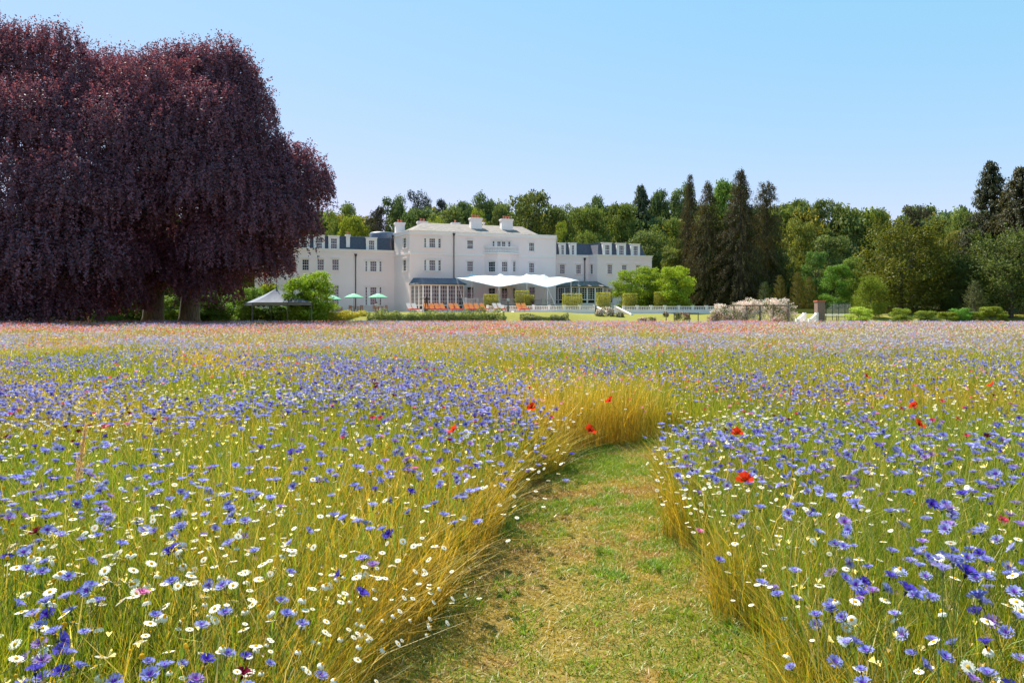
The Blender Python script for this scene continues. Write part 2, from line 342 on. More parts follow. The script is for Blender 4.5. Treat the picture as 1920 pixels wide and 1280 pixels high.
# ------------------------------------------------------------------ flower templates (unit: metres)
def head_cornflower(np_=9, inner=True, cup=.55):
    V = []; F = []; C = []
    def q(pts, c):
        b = len(V); V.extend(pts); F.append([b, b + 1, b + 2, b + 3]); C.extend([c] * 4)
    blue = np.array([.27, .29, .66]); 
    for k in range(np_):
        a = 2 * PI * k / np_ + (.13 if k % 2 else -.1); ca, sa = math.cos(a), math.sin(a)
        def P(r, s, z): return (r * ca - s * sa, r * sa + s * ca, z)
        q([P(.003, -.0015, 0), P(.003, .0015, 0), P(.014, .003, .014 * cup + .001), P(.014, -.003, .014 * cup + .001)], blue * .8)
        q([P(.014, -.003, .014 * cup + .001), P(.014, .003, .014 * cup + .001), P(.026, .009, .024 * cup), P(.0215, 0, .022 * cup)], blue)
        q([P(.014, -.003, .014 * cup + .001), P(.0215, 0, .022 * cup), P(.026, -.009, .024 * cup), P(.019, -.007, .020 * cup)], blue)
    if inner:
        for k in range(7):
            a = 2 * PI * k / 7 + .2; ca, sa = math.cos(a), math.sin(a)
            def P(r, s, z): return (r * ca - s * sa, r * sa + s * ca, z)
            q([P(.002, -.001, .002), P(.002, .001, .002), P(.016, .005, .017), P(.015, -.005, .018)], blue * .9)
        for k in range(10):
            a = 2 * PI * k / 10 + .3; ca, sa = math.cos(a), math.sin(a)
            q([(0, 0, .002), (.002 * ca - .002 * sa, .002 * sa + .002 * ca, .002), (.009 * ca, .009 * sa, .013), (.006 * ca + .003 * sa, .006 * sa - .003 * ca, .012)], np.array([.22, .08, .5]))
        for k in range(5):
            a = 2 * PI * k / 5; b = a + 2 * PI / 5
            q([(.001 * math.cos(a), .001 * math.sin(a), -.016), (.001 * math.cos(b), .001 * math.sin(b), -.016), (.005 * math.cos(b), .005 * math.sin(b), -.004), (.005 * math.cos(a), .005 * math.sin(a), -.004)], np.array([.10, .13, .06]))
    return np.array(V), np.array(F), np.array(C)
def head_daisy(np_=13, droop=0.0, petals=True, centre=True, cone=.006):
    V = []; F = []; C = []
    def q(pts, c):
        b = len(V); V.extend(pts); F.append([b, b + 1, b + 2, b + 3]); C.extend([c] * 4)
    if petals:
        for k in range(np_):
            a = 2 * PI * k / np_; ca, sa = math.cos(a), math.sin(a)
            def P(r, s, z): return (r * ca - s * sa, r * sa + s * ca, z)
            w = .0042 * 13 / np_; c = np.array([.86, .83, .72]); dz = -droop
            q([P(.005, -w * .6, 0), P(.005, w * .6, 0), P(.013, w, .001 + dz * .005), P(.013, -w, .001 + dz * .005)], c)
            q([P(.013, -w, .001 + dz * .005), P(.013, w, .001 + dz * .005), P(.021 - .005 * droop, w * .6, dz * .013), P(.021 - .005 * droop, -w * .6, dz * .013)], c)
    if centre:
        ring = [(.0065, 0), (.005, cone * .7), (.0001, cone)]
        for i in range(2):
            for k in range(7):
                a = 2 * PI * k / 7; b = 2 * PI * (k + 1) / 7
                q([(ring[i][0] * math.cos(a), ring[i][0] * math.sin(a), ring[i][1]), (ring[i][0] * math.cos(b), ring[i][0] * math.sin(b), ring[i][1]),
                   (ring[i + 1][0] * math.cos(b), ring[i + 1][0] * math.sin(b), ring[i + 1][1]), (ring[i + 1][0] * math.cos(a), ring[i + 1][0] * math.sin(a), ring[i + 1][1])], np.array([.80, .48, .02]))
    return np.array(V), np.array(F), np.array(C)
def head_poppy():
    V = []; F = []; C = []; r2 = random.Random(4)
    def q(pts, c):
        b = len(V); V.extend(pts); F.append([b, b + 1, b + 2, b + 3]); C.extend([c] * 4)
    red = np.array([.85, .06, .018])
    for k in range(4):
        a0 = PI / 2 * k; lift = .6 if k % 2 else .3; g = []
        for i, r_ in enumerate((.004, .02, .035, .042)):
            row = []
            for j in range(6):
                a = a0 + (j / 5 - .5) * 1.9; w = r_ * (1 - .12 * abs(j - 2.5) / 2.5); row.append((w * math.cos(a), w * math.sin(a), r_ * lift * 1.1 + .004 * math.sin(j * 2.3 + k) * i / 2))
            g.append(row)
        for i in range(3):
            for j in range(5): q([g[i][j], g[i][j + 1], g[i + 1][j + 1], g[i + 1][j]], red * (.45 if i == 0 else r2.uniform(.85, 1.1)))
    for k in range(6):
        a = 2 * PI * k / 6; b = a + PI / 3
        q([(.006 * math.cos(a), .006 * math.sin(a), .002), (.006 * math.cos(b), .006 * math.sin(b), .002), (.005 * math.cos(b), .005 * math.sin(b), .014), (.005 * math.cos(a), .005 * math.sin(a), .014)], np.array([.03, .04, .02]))
    return np.array(V), np.array(F), np.array(C)
def head_simple(n=5, r=.024, cup=.45, c=(.30, .31, .60)):
    V = [(0, 0, 0)]; F = []
    for k in range(n):
        a = 2 * PI * k / n; V += [(r * math.cos(a - .42), r * math.sin(a - .42), r * cup * .9), (r * 1.1 * math.cos(a), r * 1.1 * math.sin(a), r * cup), (r * math.cos(a + .42), r * math.sin(a + .42), r * cup * .85)]
        F.append([0, 1 + 3 * k, 2 + 3 * k, 3 + 3 * k])
    return np.array(V), np.array(F), np.tile(c, (len(V), 1))
def stem_mesh(name, L=.55, bend=.05, c=(.12, .17, .04)):
    mb = MB(); mb.tube([(bend, 0, -L), (bend * .4, 0, -L * .6), (0, 0, -L * .2), (0, 0, -.012)], [.0014, .0013, .0011, .0010], 4)
    me = mb.mesh(name, M['grass']); a = me.color_attributes.new('Col', 'FLOAT_COLOR', 'POINT'); a.data.foreach_set('color', list((*c, 1)) * len(me.vertices)); return me
TINT = dict(blue=(1, 1, 1), pale=(1.45, 1.4, 1.15), deep=(.4, .3, .75), violet=(1.3, .85, .85), pink=(2.8, .95, .7), rose=(2.5, .2, .2), white=(2.9, 2.6, 1.2), maroon=(.65, .05, .06))
def tinted(base, t, name):
    v, f, c = base; return bulk(name, v, f, c * np.array(TINT[t]), M['petal'])
CF = head_cornflower(); DA = head_daisy(centre=False); DC = head_daisy(petals=False); DA2 = head_daisy(11, 1.0, centre=False); DC2 = head_daisy(petals=False, cone=.012)
cf_heads = {t: tinted(CF, t, 'blossom') for t in ('blue', 'pale', 'deep', 'violet', 'pink', 'rose', 'maroon')}
me_pet = bulk('petals', *DA, M['petal']); me_cen = bulk('centre', *DC, M['petal']); me_pet2 = bulk('petals', *DA2, M['petal']); me_cen2 = bulk('centre', *DC2, M['petal'])
me_pop = bulk('petals', *head_poppy(), M['petal']); stems = [stem_mesh('stem', .55, b) for b in (.03, .07, -.05)]
def flower(name, kids, loc, rot, s, label, cat, group, lean=None):
    root = empty(name, loc); root.rotation_euler = rot
    if lean is not None and math.hypot(*lean) > .06:
        q = Vector((0, 0, 1)).rotation_difference(Vector((lean[0], lean[1], loc[2] * .8))); root.rotation_euler = (q @ Matrix.Rotation(rot[2], 3, 'Z').to_quaternion()).to_euler(); root.scale = (s, s, s)
    for nm, me in kids:
        c = bpy.data.objects.new(nm, me); col.objects.link(c); c.parent = root
    return tag(root, label, cat, group)
def field(dens_fn, y0, y1, dmax, cell=None):
    n = int(wedge_area(y0, y1) * dmax); x, y = in_view(n, y0, y1); d, v = pathd(x, y)
    k = (d > HW - .03) & (rng.uniform(0, 1, n) * dmax < dens_fn(x, y, d)); x, y, d, v = x[k], y[k], d[k], v[k]; q = np.exp(-np.maximum(d - HW, 0) / .35) * rng.uniform(.1, 1, len(x)) * np.where((v[:, 0] < 0) & (y < 6.8), .5, .2) * (y < 9)
    return x - v[:, 0] * q, y - v[:, 1] * q, d, -v * q[:, None]
def vis(x, y): return np.abs(x) < .745 * y
PXF = lambda x, y: HX + FPX * x / y
# density of each kind (heads per square metre) over the plan
def clump(x, y, s, seed, p=2.0): return np.clip(noise2(x, y, s, seed) * 1.15, 0, 1.2) ** p * 2.2
def bare(d, x=None, y=None): return 1 - .85 * np.exp(-np.maximum(d - HW, 0) / .18)
def d_corn(x, y, d):
    near_l = 45 * (x < .4); near_r = 230 * (x >= .4)
    base = np.where(y < 3.0, near_l + near_r, np.where(y < 5.5, np.where(x < .4, 50, 150), np.where(y < 7, 60, np.where(y < 10, 33, np.where(y < 14, 24, np.where(y < 30, 17, 6))))))
    return base * np.maximum(clump(x, y, 1.4, 31, 1.5) * (.35 + clump(x, y, .45, 33, 1.2)), .45) * bare(d) * np.where(bankm(x, y) & (d < HW + .6), .06, 1) * np.where((y > 30), .8, 1)
def d_daisy(x, y, d):
    base = np.where(y < 4.5, np.where(x < .4, 120, 40), np.where(y < 9, np.where(x < 1.5, 50, 30), np.where(y < 20, 12, 3))); base = base + 150 * np.exp(-np.maximum(d - HW, 0) / .25) * (y < 9) * (y > 2.4) * np.where(y < 4, .5, 1)
    base = base * np.where(bankm(x, y) & (d < HW + .45), .12, 1); return base * clump(x, y, 1.7, 37, 1.6) + 3 * (PXF(x, y) > 1350) * (y > 28)
def d_poppy(x, y, d): return np.where(y < 9, .10, np.where(y < 18, .5, np.where(y < 30, 2.0, 3.4))) * clump(x, y, .35, 41, 1.5) * np.where(PXF(x, y) > 1450, .35, 1)
def d_pink(x, y, d): return np.where(y < 9, np.where(x < .4, 7, 4), np.where(y < 20, 2.2, 2.2)) * clump(x, y, .8, 43, 2)
# near ones become individuals, the rest is merged
def sort_near(x, y, extra, n):
    k = np.argsort(y); x, y = x[k], y[k]; extra = [e[k] for e in extra]; v = vis(x, y) & (y > 1.45); idx = np.where(v)[0][:n]; m = np.zeros(len(x), bool); m[idx] = True
    return (x[m], y[m], [e[m] for e in extra]), (x[~m], y[~m], [e[~m] for e in extra])
def place_z(x, y, d, lo=.86, hi=1.2): return mheight(x, y) * rng.uniform(lo, hi, len(x)) * np.where(y < 2.3, .93, 1) * (1 - .42 * np.exp(-np.maximum(d - HW, 0) / .25) * rng.uniform(.2, 1.0, len(x)))
def merged(name, tpl, x, y, d, scl, cm, label, cat, lo=.86, hi=1.2, tilt=.5, zadd=0):
    n = len(x); z = place_z(x, y, d, lo, hi) + zadd
    rot = rotm(rng.uniform(0, 6.3, n), np.abs(rng.normal(0, tilt, n)), rng.uniform(0, 6.3, n)); return scatter(*tpl, np.stack([x, y, z], 1), rot, scl, cm)
def pick(names, p, n):
    k = rng.choice(len(names), n, p=p); return k
# --- cornflowers
BT = ['blue', 'pale', 'deep', 'violet']
xs_, ys_, ds_, ls_ = field(d_corn, 1.25, 16, 300); (ax, ay, (ad, al)), (bx, by, (bd, bl_)) = sort_near(xs_, ys_, [ds_, ls_], 180)
az = place_z(ax, ay, ad)
lab = {'blue': 'bright blue cornflower on a thin stem in the near meadow', 'pale': 'pale lilac blue cornflower on a thin stem in the near meadow', 'deep': 'deep indigo cornflower on a thin stem in the near meadow', 'violet': 'violet tinged cornflower on a thin stem in the near meadow'}
for i in range(len(ax)):
    t = random.choices(BT, [.55, .2, .13, .12])[0]
    flower('cornflower', [('blossom', cf_heads[t]), ('stem', random.choice(stems))], (ax[i], ay[i], az[i]), (random.gauss(.25, .35), random.gauss(0, .35), random.uniform(0, 6.3)), random.uniform(.62, 1.08), lab[t], 'cornflower', 'cornflowers standing in the near meadow', al[i])
def corn_cm(n):
    k = pick(BT, [.38, .46, .05, .11], n); T = np.array([TINT[t] for t in BT]); return T[k] * rng.uniform(.75, 1.2, (n, 1))
parts = [merged('', CF, bx, by, bd, 1.05 * rng.uniform(.8, 1.2, len(bx)), corn_cm(len(bx)), '', '')] if len(bx) < 30000 else []
if not parts:
    k = by < 7; parts = [merged('', CF, bx[k], by[k], bd[k], 1.05 * rng.uniform(.8, 1.2, k.sum()), corn_cm(k.sum()), '', ''), merged('', head_simple(7, .024, .6), bx[~k], by[~k], bd[~k], 1.08 * rng.uniform(.65, 1.05, (~k).sum()), corn_cm((~k).sum()), '', '')]
x, y, d, _ = field(d_corn, 16, 40, 120); parts.append(merged('', head_simple(4, .028, .8), x, y, d, 1.0 * rng.uniform(.7, 1.2, len(x)), corn_cm(len(x)), '', ''))
x, y, d, _ = field(lambda a, b, c: d_corn(a, b, c) * .55, 40, 71, 80); parts.append(merged('', head_simple(4, .038, 1.0), x, y, d, 1.2 * rng.uniform(.8, 1.3, len(x)), corn_cm(len(x)), '', ''))
V, F, C = merge(parts); o = bpy.data.objects.new('cornflower_mass', bulk('cornflower_mass', V, F, C, M['petal'])); col.objects.link(o); tag(o, 'countless blue and lilac cornflowers covering the meadow to its far edge', 'flowers', kind='stuff')
# --- daisies and mayweed
xs_, ys_, ds_, ls_ = field(d_daisy, 1.25, 20, 400); (ax, ay, (ad, al)), (bx, by, (bd, bl_)) = sort_near(xs_, ys_, [ds_, ls_], 290)
az = place_z(ax, ay, ad, .8, 1.12)
for i in range(len(ax)):
    w = random.random() < .32
    flower('mayweed' if w else 'daisy', [('petals', me_pet2 if w else me_pet), ('centre', me_cen2 if w else me_cen), ('stem', random.choice(stems))], (ax[i], ay[i], az[i]), (random.gauss(.2, .35), random.gauss(0, .35), random.uniform(0, 6.3)), random.uniform(.42, .76),
           'small mayweed with folded back white petals and tall yellow centre in the near meadow' if w else 'white daisy with flat open petals and yellow centre in the near meadow', 'daisy', 'white daisies and mayweed in the near meadow', al[i])
DT = merge([DA, DC]); DS = merge([(head_simple(6, .019, .12, (.86, .83, .72))), (lambda a: (a[0] * .38 + np.array([0, 0, .004]), a[1], a[2]))(head_simple(5, .019, .0, (.8, .48, .02)))])
k = by < 6.5; nn = lambda m: np.ones((m, 3)) * rng.uniform(.85, 1.08, (m, 1))
parts = [merged('', DT, bx[k], by[k], bd[k], rng.uniform(.5, .85, k.sum()), nn(k.sum()), '', '', .75, 1.1), merged('', DS, bx[~k], by[~k], bd[~k], rng.uniform(.6, 1.0, (~k).sum()), nn((~k).sum()), '', '', .75, 1.1)]
x, y, d, _ = field(d_daisy, 20, 70, 30); parts.append(merged('', head_simple(4, .032, .6, (.82, .78, .70)), x, y, d, rng.uniform(.8, 1.3, len(x)), nn(len(x)), '', '', .85, 1.15))
V, F, C = merge(parts); o = bpy.data.objects.new('daisy_mass', bulk('daisy_mass', V, F, C, M['petal'])); col.objects.link(o); tag(o, 'countless small white daisies and mayweed scattered through the meadow', 'flowers', kind='stuff')
# --- pink, rose and maroon cornflowers
PT = ['pink', 'rose', 'maroon', 'white']
x, y, d, _ = field(d_pink, 1.6, 9, 12); k = np.argsort(y); x, y, d = x[k], y[k], d[k]; k = vis(x, y); x, y, d = x[k], y[k], d[k]; pk_rest = (x[85:], y[85:], d[85:]); x, y, d = x[:85], y[:85], d[:85]; z = place_z(x, y, d, .95, 1.2)
for i in range(len(x)):
    if abs(x[i]) > .745 * y[i]: continue
    t = random.choices(['pink', 'rose', 'maroon'], [.45, .38, .17])[0]
    flower('cornflower', [('blossom', cf_heads[t]), ('stem', random.choice(stems))], (x[i], y[i], z[i]), (random.gauss(.2, .3), random.gauss(0, .3), random.uniform(0, 6.3)), random.uniform(.8, 1.15),
           {'pink': 'soft pink cornflower among the blue ones', 'rose': 'rose red cornflower among the blue ones', 'maroon': 'dark maroon cornflower among the blue ones'}[t], 'cornflower', 'pink and red cornflowers in the meadow')
x, y, d, _ = field(d_pink, 9, 71, 20); x, y, d = (np.concatenate(q) for q in zip((x, y, d), pk_rest)); n = len(x); T = np.array([TINT[t] for t in ('pink', 'rose', 'white')])[rng.choice(3, n, p=[.6, .28, .12])] * rng.uniform(.8, 1.15, (n, 1))
sc_ = np.where(y > 30, 1.5, np.where(y < 9, .75, 1.0)); V, F, C = merged('', head_simple(5, .026, .7), x, y, d, sc_, T, '', ''); o = bpy.data.objects.new('pink_flower_mass', bulk('pink_flower_mass', V, F, C, M['petal'])); col.objects.link(o)
tag(o, 'small pink and rose flowers dotted through the far meadow', 'flowers', kind='stuff')
# clusters seen on the left: white/pink and maroon groups
for (px, py, n_, ts, sp) in ((575, 735, 10, ['palepink'], .3), (700, 730, 7, ['maroon'], .22), (800, 700, 4, ['rose'], .15)):
    Y = .85 * FPX / (py - HY)
    for i in range(n_):
        X_, Y_ = (px - HX) / FPX * Y + random.gauss(0, sp), Y + random.gauss(0, sp * 1.2)
        if ts[0] == 'palepink': me = cf_heads.setdefault('palepink', tinted((CF[0], CF[1], np.clip(CF[2] * np.array([3.6, 2.7, 1.05]), 0, .85)), 'blue', 'blossom')); lb = 'pale blush pink cornflower in the clump on the left'
        else: me = cf_heads[ts[0]]; lb = 'dark maroon cornflower in the small clump left of the path' if ts[0] == 'maroon' else 'crimson cornflower in the small clump beyond the maroon ones'
        flower('cornflower', [('blossom', me), ('stem', stems[0])], (X_, Y_, .78 + random.uniform(-.05, .05)), (random.gauss(.2, .3), random.gauss(0, .3), random.uniform(0, 6)), 1.15, lb, 'cornflower', 'pink and red cornflowers in the meadow')
for px, py, z, t, sc2, lb in ((1787, 1052, .98, 'blue', 1.5, 'biggest bright cornflower close to the camera on the right'), (1812, 1075, .95, 'deep', 1.1, 'indigo cornflower tucked under the biggest one on the right'), (1768, 1070, .95, 'pale', 1.0, 'pale cornflower beside the biggest one on the right'), (1836, 1122, .90, 'blue', 1.1, 'cornflower just below the big cluster on the right'), (1700, 1106, .90, 'deep', 1.1, 'dark blue cornflower left of the big cluster on the right')):
    Y = (ZE - z) * FPX / (py - HY); flower('cornflower', [('blossom', cf_heads[t]), ('stem', stems[0])], ((px - HX) / FPX * Y, Y, z), (.35, .1, random.uniform(0, 6)), sc2, lb, 'cornflower', 'cornflowers standing in the near meadow')
# --- poppies: the ones that stand out, then the rest
def poppy_at(px, py, size_px, label):
    zt = .80; Y = (ZE - zt) * FPX / (py - HY); s = size_px / FPX * Y / .078
    flower('poppy', [('petals', me_pop), ('stem', stems[1])], ((px - HX) / FPX * Y, Y, zt), (.75, .15, random.uniform(0, 6)), s * 1.25, label, 'poppy', 'red poppies in the meadow')
for a in ((1714, 762, 26, 'upper of the two large red poppies close together in the right hand meadow'), (1722, 797, 26, 'lower of the two large red poppies close together in the right hand meadow'),
          (1397, 902, 34, 'large red poppy standing alone to the right of the path'), (851, 808, 18, 'flattened orange poppy left of the path'), (1382, 814, 16, 'small orange red poppy beyond the lone large one'),
          (1860, 722, 18, 'red poppy near the right edge beyond the pair'), (1624, 706, 12, 'small red poppy beyond the pair'), (1144, 752, 12, 'small red poppy in the grass bank at the bend of the path'), (1105, 808, 12, 'orange poppy low in the grass bank at the bend of the path'), (997, 765, 12, 'red poppy at the left end of the grass bank')): poppy_at(*a)
x, y, d, _ = field(d_poppy, 3, 71, 22); n = len(x); T = np.array([(2.5, .25, .05), (2.3, .4, .1), (2.5, 1.0, .4), (2.3, 1.25, .75)])[rng.choice(4, n)] * rng.uniform(.8, 1.1, (n, 1))
V, F, C = merged('', head_simple(4, .032, .9), x, y, d, np.where(y > 30, 1.5, 1.0), T, '', '', .95, 1.25); o = bpy.data.objects.new('poppy_mass', bulk('poppy_mass', V, F, C, M['petal'])); col.objects.link(o); tag(o, 'many small red and orange poppies reddening the far edge of the meadow', 'flowers', kind='stuff')
# petalless yellow buttons
n = int(wedge_area(1.4, 12) * 30); x, y = in_view(n, 1.4, 12); d, v = pathd(x, y); k = (d > HW) & (rng.uniform(0, 1, n) < np.where(x < .4, 1, .3) * clump(x, y, 1.6, 57, 1)); x, y, d = x[k], y[k], d[k]; n = len(x)
V, F, C = merged('', (DC2[0] * 1.15, DC2[1], DC2[2]), x, y, d, rng.uniform(.7, 1.2, n), np.tile([.85, .85, 1.5], (n, 1)) * rng.uniform(.7, 1.1, (n, 1)), '', '', .7, 1.12); o = bpy.data.objects.new('yellow_buttons', bulk('yellow_buttons', V, F, C, M['petal'])); col.objects.link(o); tag(o, 'tiny petalless yellow flower buttons among the daisies', 'flowers', kind='stuff')
# withered heads and buds
n = int(wedge_area(1.3, 14) * 60); x, y = in_view(n, 1.3, 14); d, v = pathd(x, y); k = d > HW; x, y, d = x[k], y[k], d[k]; n = len(x)
T = np.array([(.7, .5, .14), (3.9, 3.1, .75), (1.7, 1.2, .28)])[rng.choice(3, n)]
V, F, C = merged('', head_simple(4, .009, 1.6), x, y, d, rng.uniform(.7, 1.4, n), T, '', '', .8, 1.15); o = bpy.data.objects.new('seed_heads', bulk('seed_heads', V, F, C, M['grass'])); col.objects.link(o); tag(o, 'small brown seed heads and withered buds among the meadow stems', 'seed heads', kind='stuff')
# tall feathery grass plume on the left
def plume(px, py, Y, h, lean, label):
    b = at(px, py, Y); root = empty('grass_plume', (b.x, b.y, 0)); s = MB(); s.tube([(0, 0, 0), (lean * .3, 0, h * .5), (lean, 0, h)], [.002, .0015, .001], 4); o = s.build('stem', M['greywood'], root)
    n = 260; t = rng.uniform(0, 1, n); x = lean * (.72 + .33 * t) + rng.normal(0, .008, n) * (1.2 - t); z = h * (.72 + .3 * t); y = rng.normal(0, .008, n)
    c = np.tile([.62, .42, .26], (n, 1)) * rng.uniform(.8, 1.2, (n, 1)); v = blades(x, y, z, .035 * np.ones(n), .003 * np.ones(n), .01 + rng.normal(0, .012, n), rng.normal(0, .012, n), c, c)
    p = bpy.data.objects.new('seed_head', bulk('seed_head', *v, M['grass'])); col.objects.link(p); p.parent = root; tag(root, label, 'grass plume')
plume(112, 800, 3.6, .98, .13, 'tall straw coloured grass plume leaning over the flowers at the left')

# ------------------------------------------------------------------ trees
def leafcards(P, Nrm, size, asp=.6):
    """quads at P facing Nrm"""
    n = len(P); Nrm = Nrm / (np.linalg.norm(Nrm, axis=1, keepdims=True) + 1e-9); r = rng.normal(0, 1, (n, 3)); u = np.cross(Nrm, r); u /= (np.linalg.norm(u, axis=1, keepdims=True) + 1e-9); w = np.cross(Nrm, u)
    s = np.asarray(size).reshape(-1, 1) * np.ones((n, 1)); V = np.stack([P - u * s * .5, P + w * s * asp * .5, P + u * s * .5, P - w * s * asp * .5], 1)
    return V.reshape(-1, 3), (np.arange(n * 4).reshape(n, 4))
def crown_broad(seed, n=6500, nb=34, wob=1.0, low=.12, leaf=.026, spiky=0.0):
    global rng; keep = rng; rng = np.random.default_rng(seed)
    u = rng.uniform(0, 1, nb); th = rng.uniform(0, 2 * PI, nb); zc = low + (.93 - low) * u
    prof = np.sqrt(np.clip(1 - ((zc - .48) / .55) ** 2, .05, 1)); rc = .36 * prof * np.sqrt(rng.uniform(.1, 1, nb))
    c = np.stack([rc * np.cos(th), rc * np.sin(th), zc], 1); rad = rng.uniform(.09, .17, nb) * wob
    k = rng.choice(nb, n, p=rad ** 2 / (rad ** 2).sum()); d = rng.normal(0, 1, (n, 3)); d /= np.linalg.norm(d, axis=1, keepdims=True); d[:, 2] = np.where(rng.uniform(0, 1, n) < .5, np.abs(d[:, 2]), d[:, 2])
    rr = rad[k] * (rng.uniform(.55, 1.1, n) + .25 * np.sin(7 * d[:, 0] + k) * np.sin(6 * d[:, 1] + 2 * k))
    P = c[k] + d * rr[:, None] * np.array([1, 1, .62 if not spiky else .9])
    if spiky:
        ns = 420; kb = rng.integers(0, nb, ns); ds = c[kb] - np.array([0, 0, .25]); ds /= np.linalg.norm(ds, axis=1, keepdims=True); ds += rng.normal(0, .35, (ns, 3)); ds[:, 2] = np.abs(ds[:, 2]) + .25; ds /= np.linalg.norm(ds, axis=1, keepdims=True)
        m = rng.uniform(0, 1, n) < .4; ks = rng.integers(0, ns, m.sum()); t = rng.uniform(0, 1, (m.sum(), 1)); P[m] = c[kb[ks]] + ds[ks] * (rad[kb[ks]][:, None] * .6 + (spiky + rad[kb[ks]][:, None] * .35) * t) + rng.normal(0, .007, (m.sum(), 3)) * (1.3 - t)
    P[:, 2] = np.clip(P[:, 2], .01, None)
    Nrm = d + rng.normal(0, .55, (n, 3)); V, F = leafcards(P, Nrm, leaf * rng.uniform(.7, 1.5, n))
    tint = rng.uniform(.75, 1.25, nb)[k]; c1 = np.array([.115, .165, .035]); c2 = np.array([.185, .22, .065]); f = rng.uniform(0, 1, (n, 1))
    C = (c1 * (1 - f) + c2 * f) * tint[:, None] * rng.uniform(.8, 1.2, (n, 1)); rng = keep
    return V, F, np.repeat(C, 4, 0)
def crown_conifer(seed, n=7000, tiers=30, droop=.5, leaf=.02, taper=1.0, ragged=.3, low=.06, double=False):
    global rng; keep = rng; rng = np.random.default_rng(seed); P = []; Nn = []
    tops = [(0, 0, 1.0)] if not double else [(-.07, 0, 1.0), (.08, .02, .985)]
    br = []
    for t in range(tiers * 7):
        tx, ty, th = tops[rng.integers(len(tops))]; z = low + (th - low) * rng.uniform(0, 1) ** 1.0; f = (1 - z / th)
        L = (.5 * min(1, f * 1.6 + .05) ** taper * (.75 + ragged * rng.normal(0, .6)) + .02); L = max(L, .03); a = rng.uniform(0, 2 * PI); br.append((tx, ty, z, L, a))
    w = np.array([b[3] + .03 for b in br]); k = rng.choice(len(br), n, p=w / w.sum()); B = np.array(br)[k]; s = rng.uniform(.08, 1, n) ** .7
    x = B[:, 0] * (B[:, 2] > .6) + np.cos(B[:, 4]) * B[:, 3] * s; y = B[:, 1] * (B[:, 2] > .6) + np.sin(B[:, 4]) * B[:, 3] * s; z = B[:, 2] - droop * B[:, 3] * s * s * .35 + .04 * s * B[:, 3]
    P = np.stack([x, y, z], 1) + rng.normal(0, .009, (n, 3)); P[:, 2] = np.clip(P[:, 2], .01, None)
    Nrm = np.stack([np.cos(B[:, 4]), np.sin(B[:, 4]), .9 * np.ones(n)], 1) + rng.normal(0, .6, (n, 3)); V, F = leafcards(P, Nrm, leaf * rng.uniform(.6, 1.4, n), .5)
    C = np.array([.07, .075, .035]) * rng.uniform(.6, 1.35, (n, 1)) + np.array([.02, .004, 0]) * rng.uniform(0, 1, (n, 1)); rng = keep
    return V, F, np.repeat(C, 4, 0)
def crown_pine(seed, n=3500):
    global rng; keep = rng; rng = np.random.default_rng(seed); n = 9000; nb = 30; c = np.stack([rng.normal(0, .19, nb), rng.normal(0, .19, nb), rng.uniform(.45, .95, nb)], 1); c[:, :2] *= (1.15 - .6 * (c[:, 2:] - .5)); rad = rng.uniform(.08, .14, nb)
    k = rng.integers(0, nb, n); d = rng.normal(0, 1, (n, 3)); d /= np.linalg.norm(d, axis=1, keepdims=True); P = c[k] + d * rad[k][:, None] * np.array([1.2, 1.2, .45]) * rng.uniform(.5, 1.1, (n, 1))
    V, F = leafcards(P, d + rng.normal(0, .5, (n, 3)), .022 * rng.uniform(.7, 1.4, n)); C = np.array([.05, .06, .04]) * rng.uniform(.7, 1.3, (n, 1)); rng = keep; return V, F, np.repeat(C, 4, 0)
CR = {}
def crown_data(kind, v):
    if (kind, v) not in CR:
        s = 100 * v + len(kind)
        if kind == 'oak': d = crown_broad(s + 1, 19000, 95, .85, leaf=.025, low=.06)
        elif kind == 'loose': d = crown_broad(s + 2, 16000, 85, .78, leaf=.025, low=.08)
        elif kind == 'round': d = crown_broad(s + 3, 18000, 85, .9, leaf=.025, low=.05)
        elif kind == 'bush': d = crown_broad(s + 4, 11000, 50, 1.1, leaf=.035, low=.03)
        elif kind == 'yew': d = crown_broad(s + 5, 30000, 90, .9, leaf=.019, low=.04, spiky=.1)
        elif kind == 'spire': d = crown_conifer(s + 6, 46000, 90, .6, .0145, .72, .22)
        elif kind == 'double': d = crown_conifer(s + 7, 46000, 90, .6, .0145, .72, .22, double=True)
        elif kind == 'fir': d = crown_conifer(s + 8, 50000, 80, .15, .022, .75, .3)
        elif kind == 'cypress': d = crown_conifer(s + 9, 7000, 44, -.8, .028, .55, .15, low=.02)
        elif kind == 'pine': d = crown_pine(s)
        CR[(kind, v)] = (d, bulk('crown', *d, M['leaf']))
    return CR[(kind, v)]
TR = {}
def trunk_mesh(kind):
    if kind not in TR:
        mb = MB(); r2 = random.Random(len(kind)); top = {'pine': .9, 'spire': .97, 'double': .95, 'fir': .96, 'cypress': .8}.get(kind, .72)
        mb.tube([(0, 0, -.03), (.004, 0, .03), (.008, .004, top * .4), (-.006, 0, top * .75), (0, 0, top)], [.034, .026, .02, .012, .003], 7)
        if kind in ('oak', 'loose', 'round', 'pine', 'bush', 'yew'):
            for i in range(9):
                a = r2.uniform(0, 6.3); z = top * r2.uniform(.3, .9); L = r2.uniform(.15, .3); mb.tube([(0, 0, z), (L * .5 * math.cos(a), L * .5 * math.sin(a), z + L * .35), (L * math.cos(a), L * math.sin(a), z + L * .55)], [.01, .006, .002], 5)
        TR[kind] = mb.mesh('trunk', M['barkgrey'] if kind in ('spire', 'pine') else M['bark'], True)
    return TR[kind]
NAMES = dict(oak='broadleaf_tree', loose='broadleaf_tree', round='broadleaf_tree', bush='shrub', yew='yew_tree', spire='conifer_tree', double='conifer_tree', fir='fir_tree', cypress='cypress_tree', pine='pine_tree')
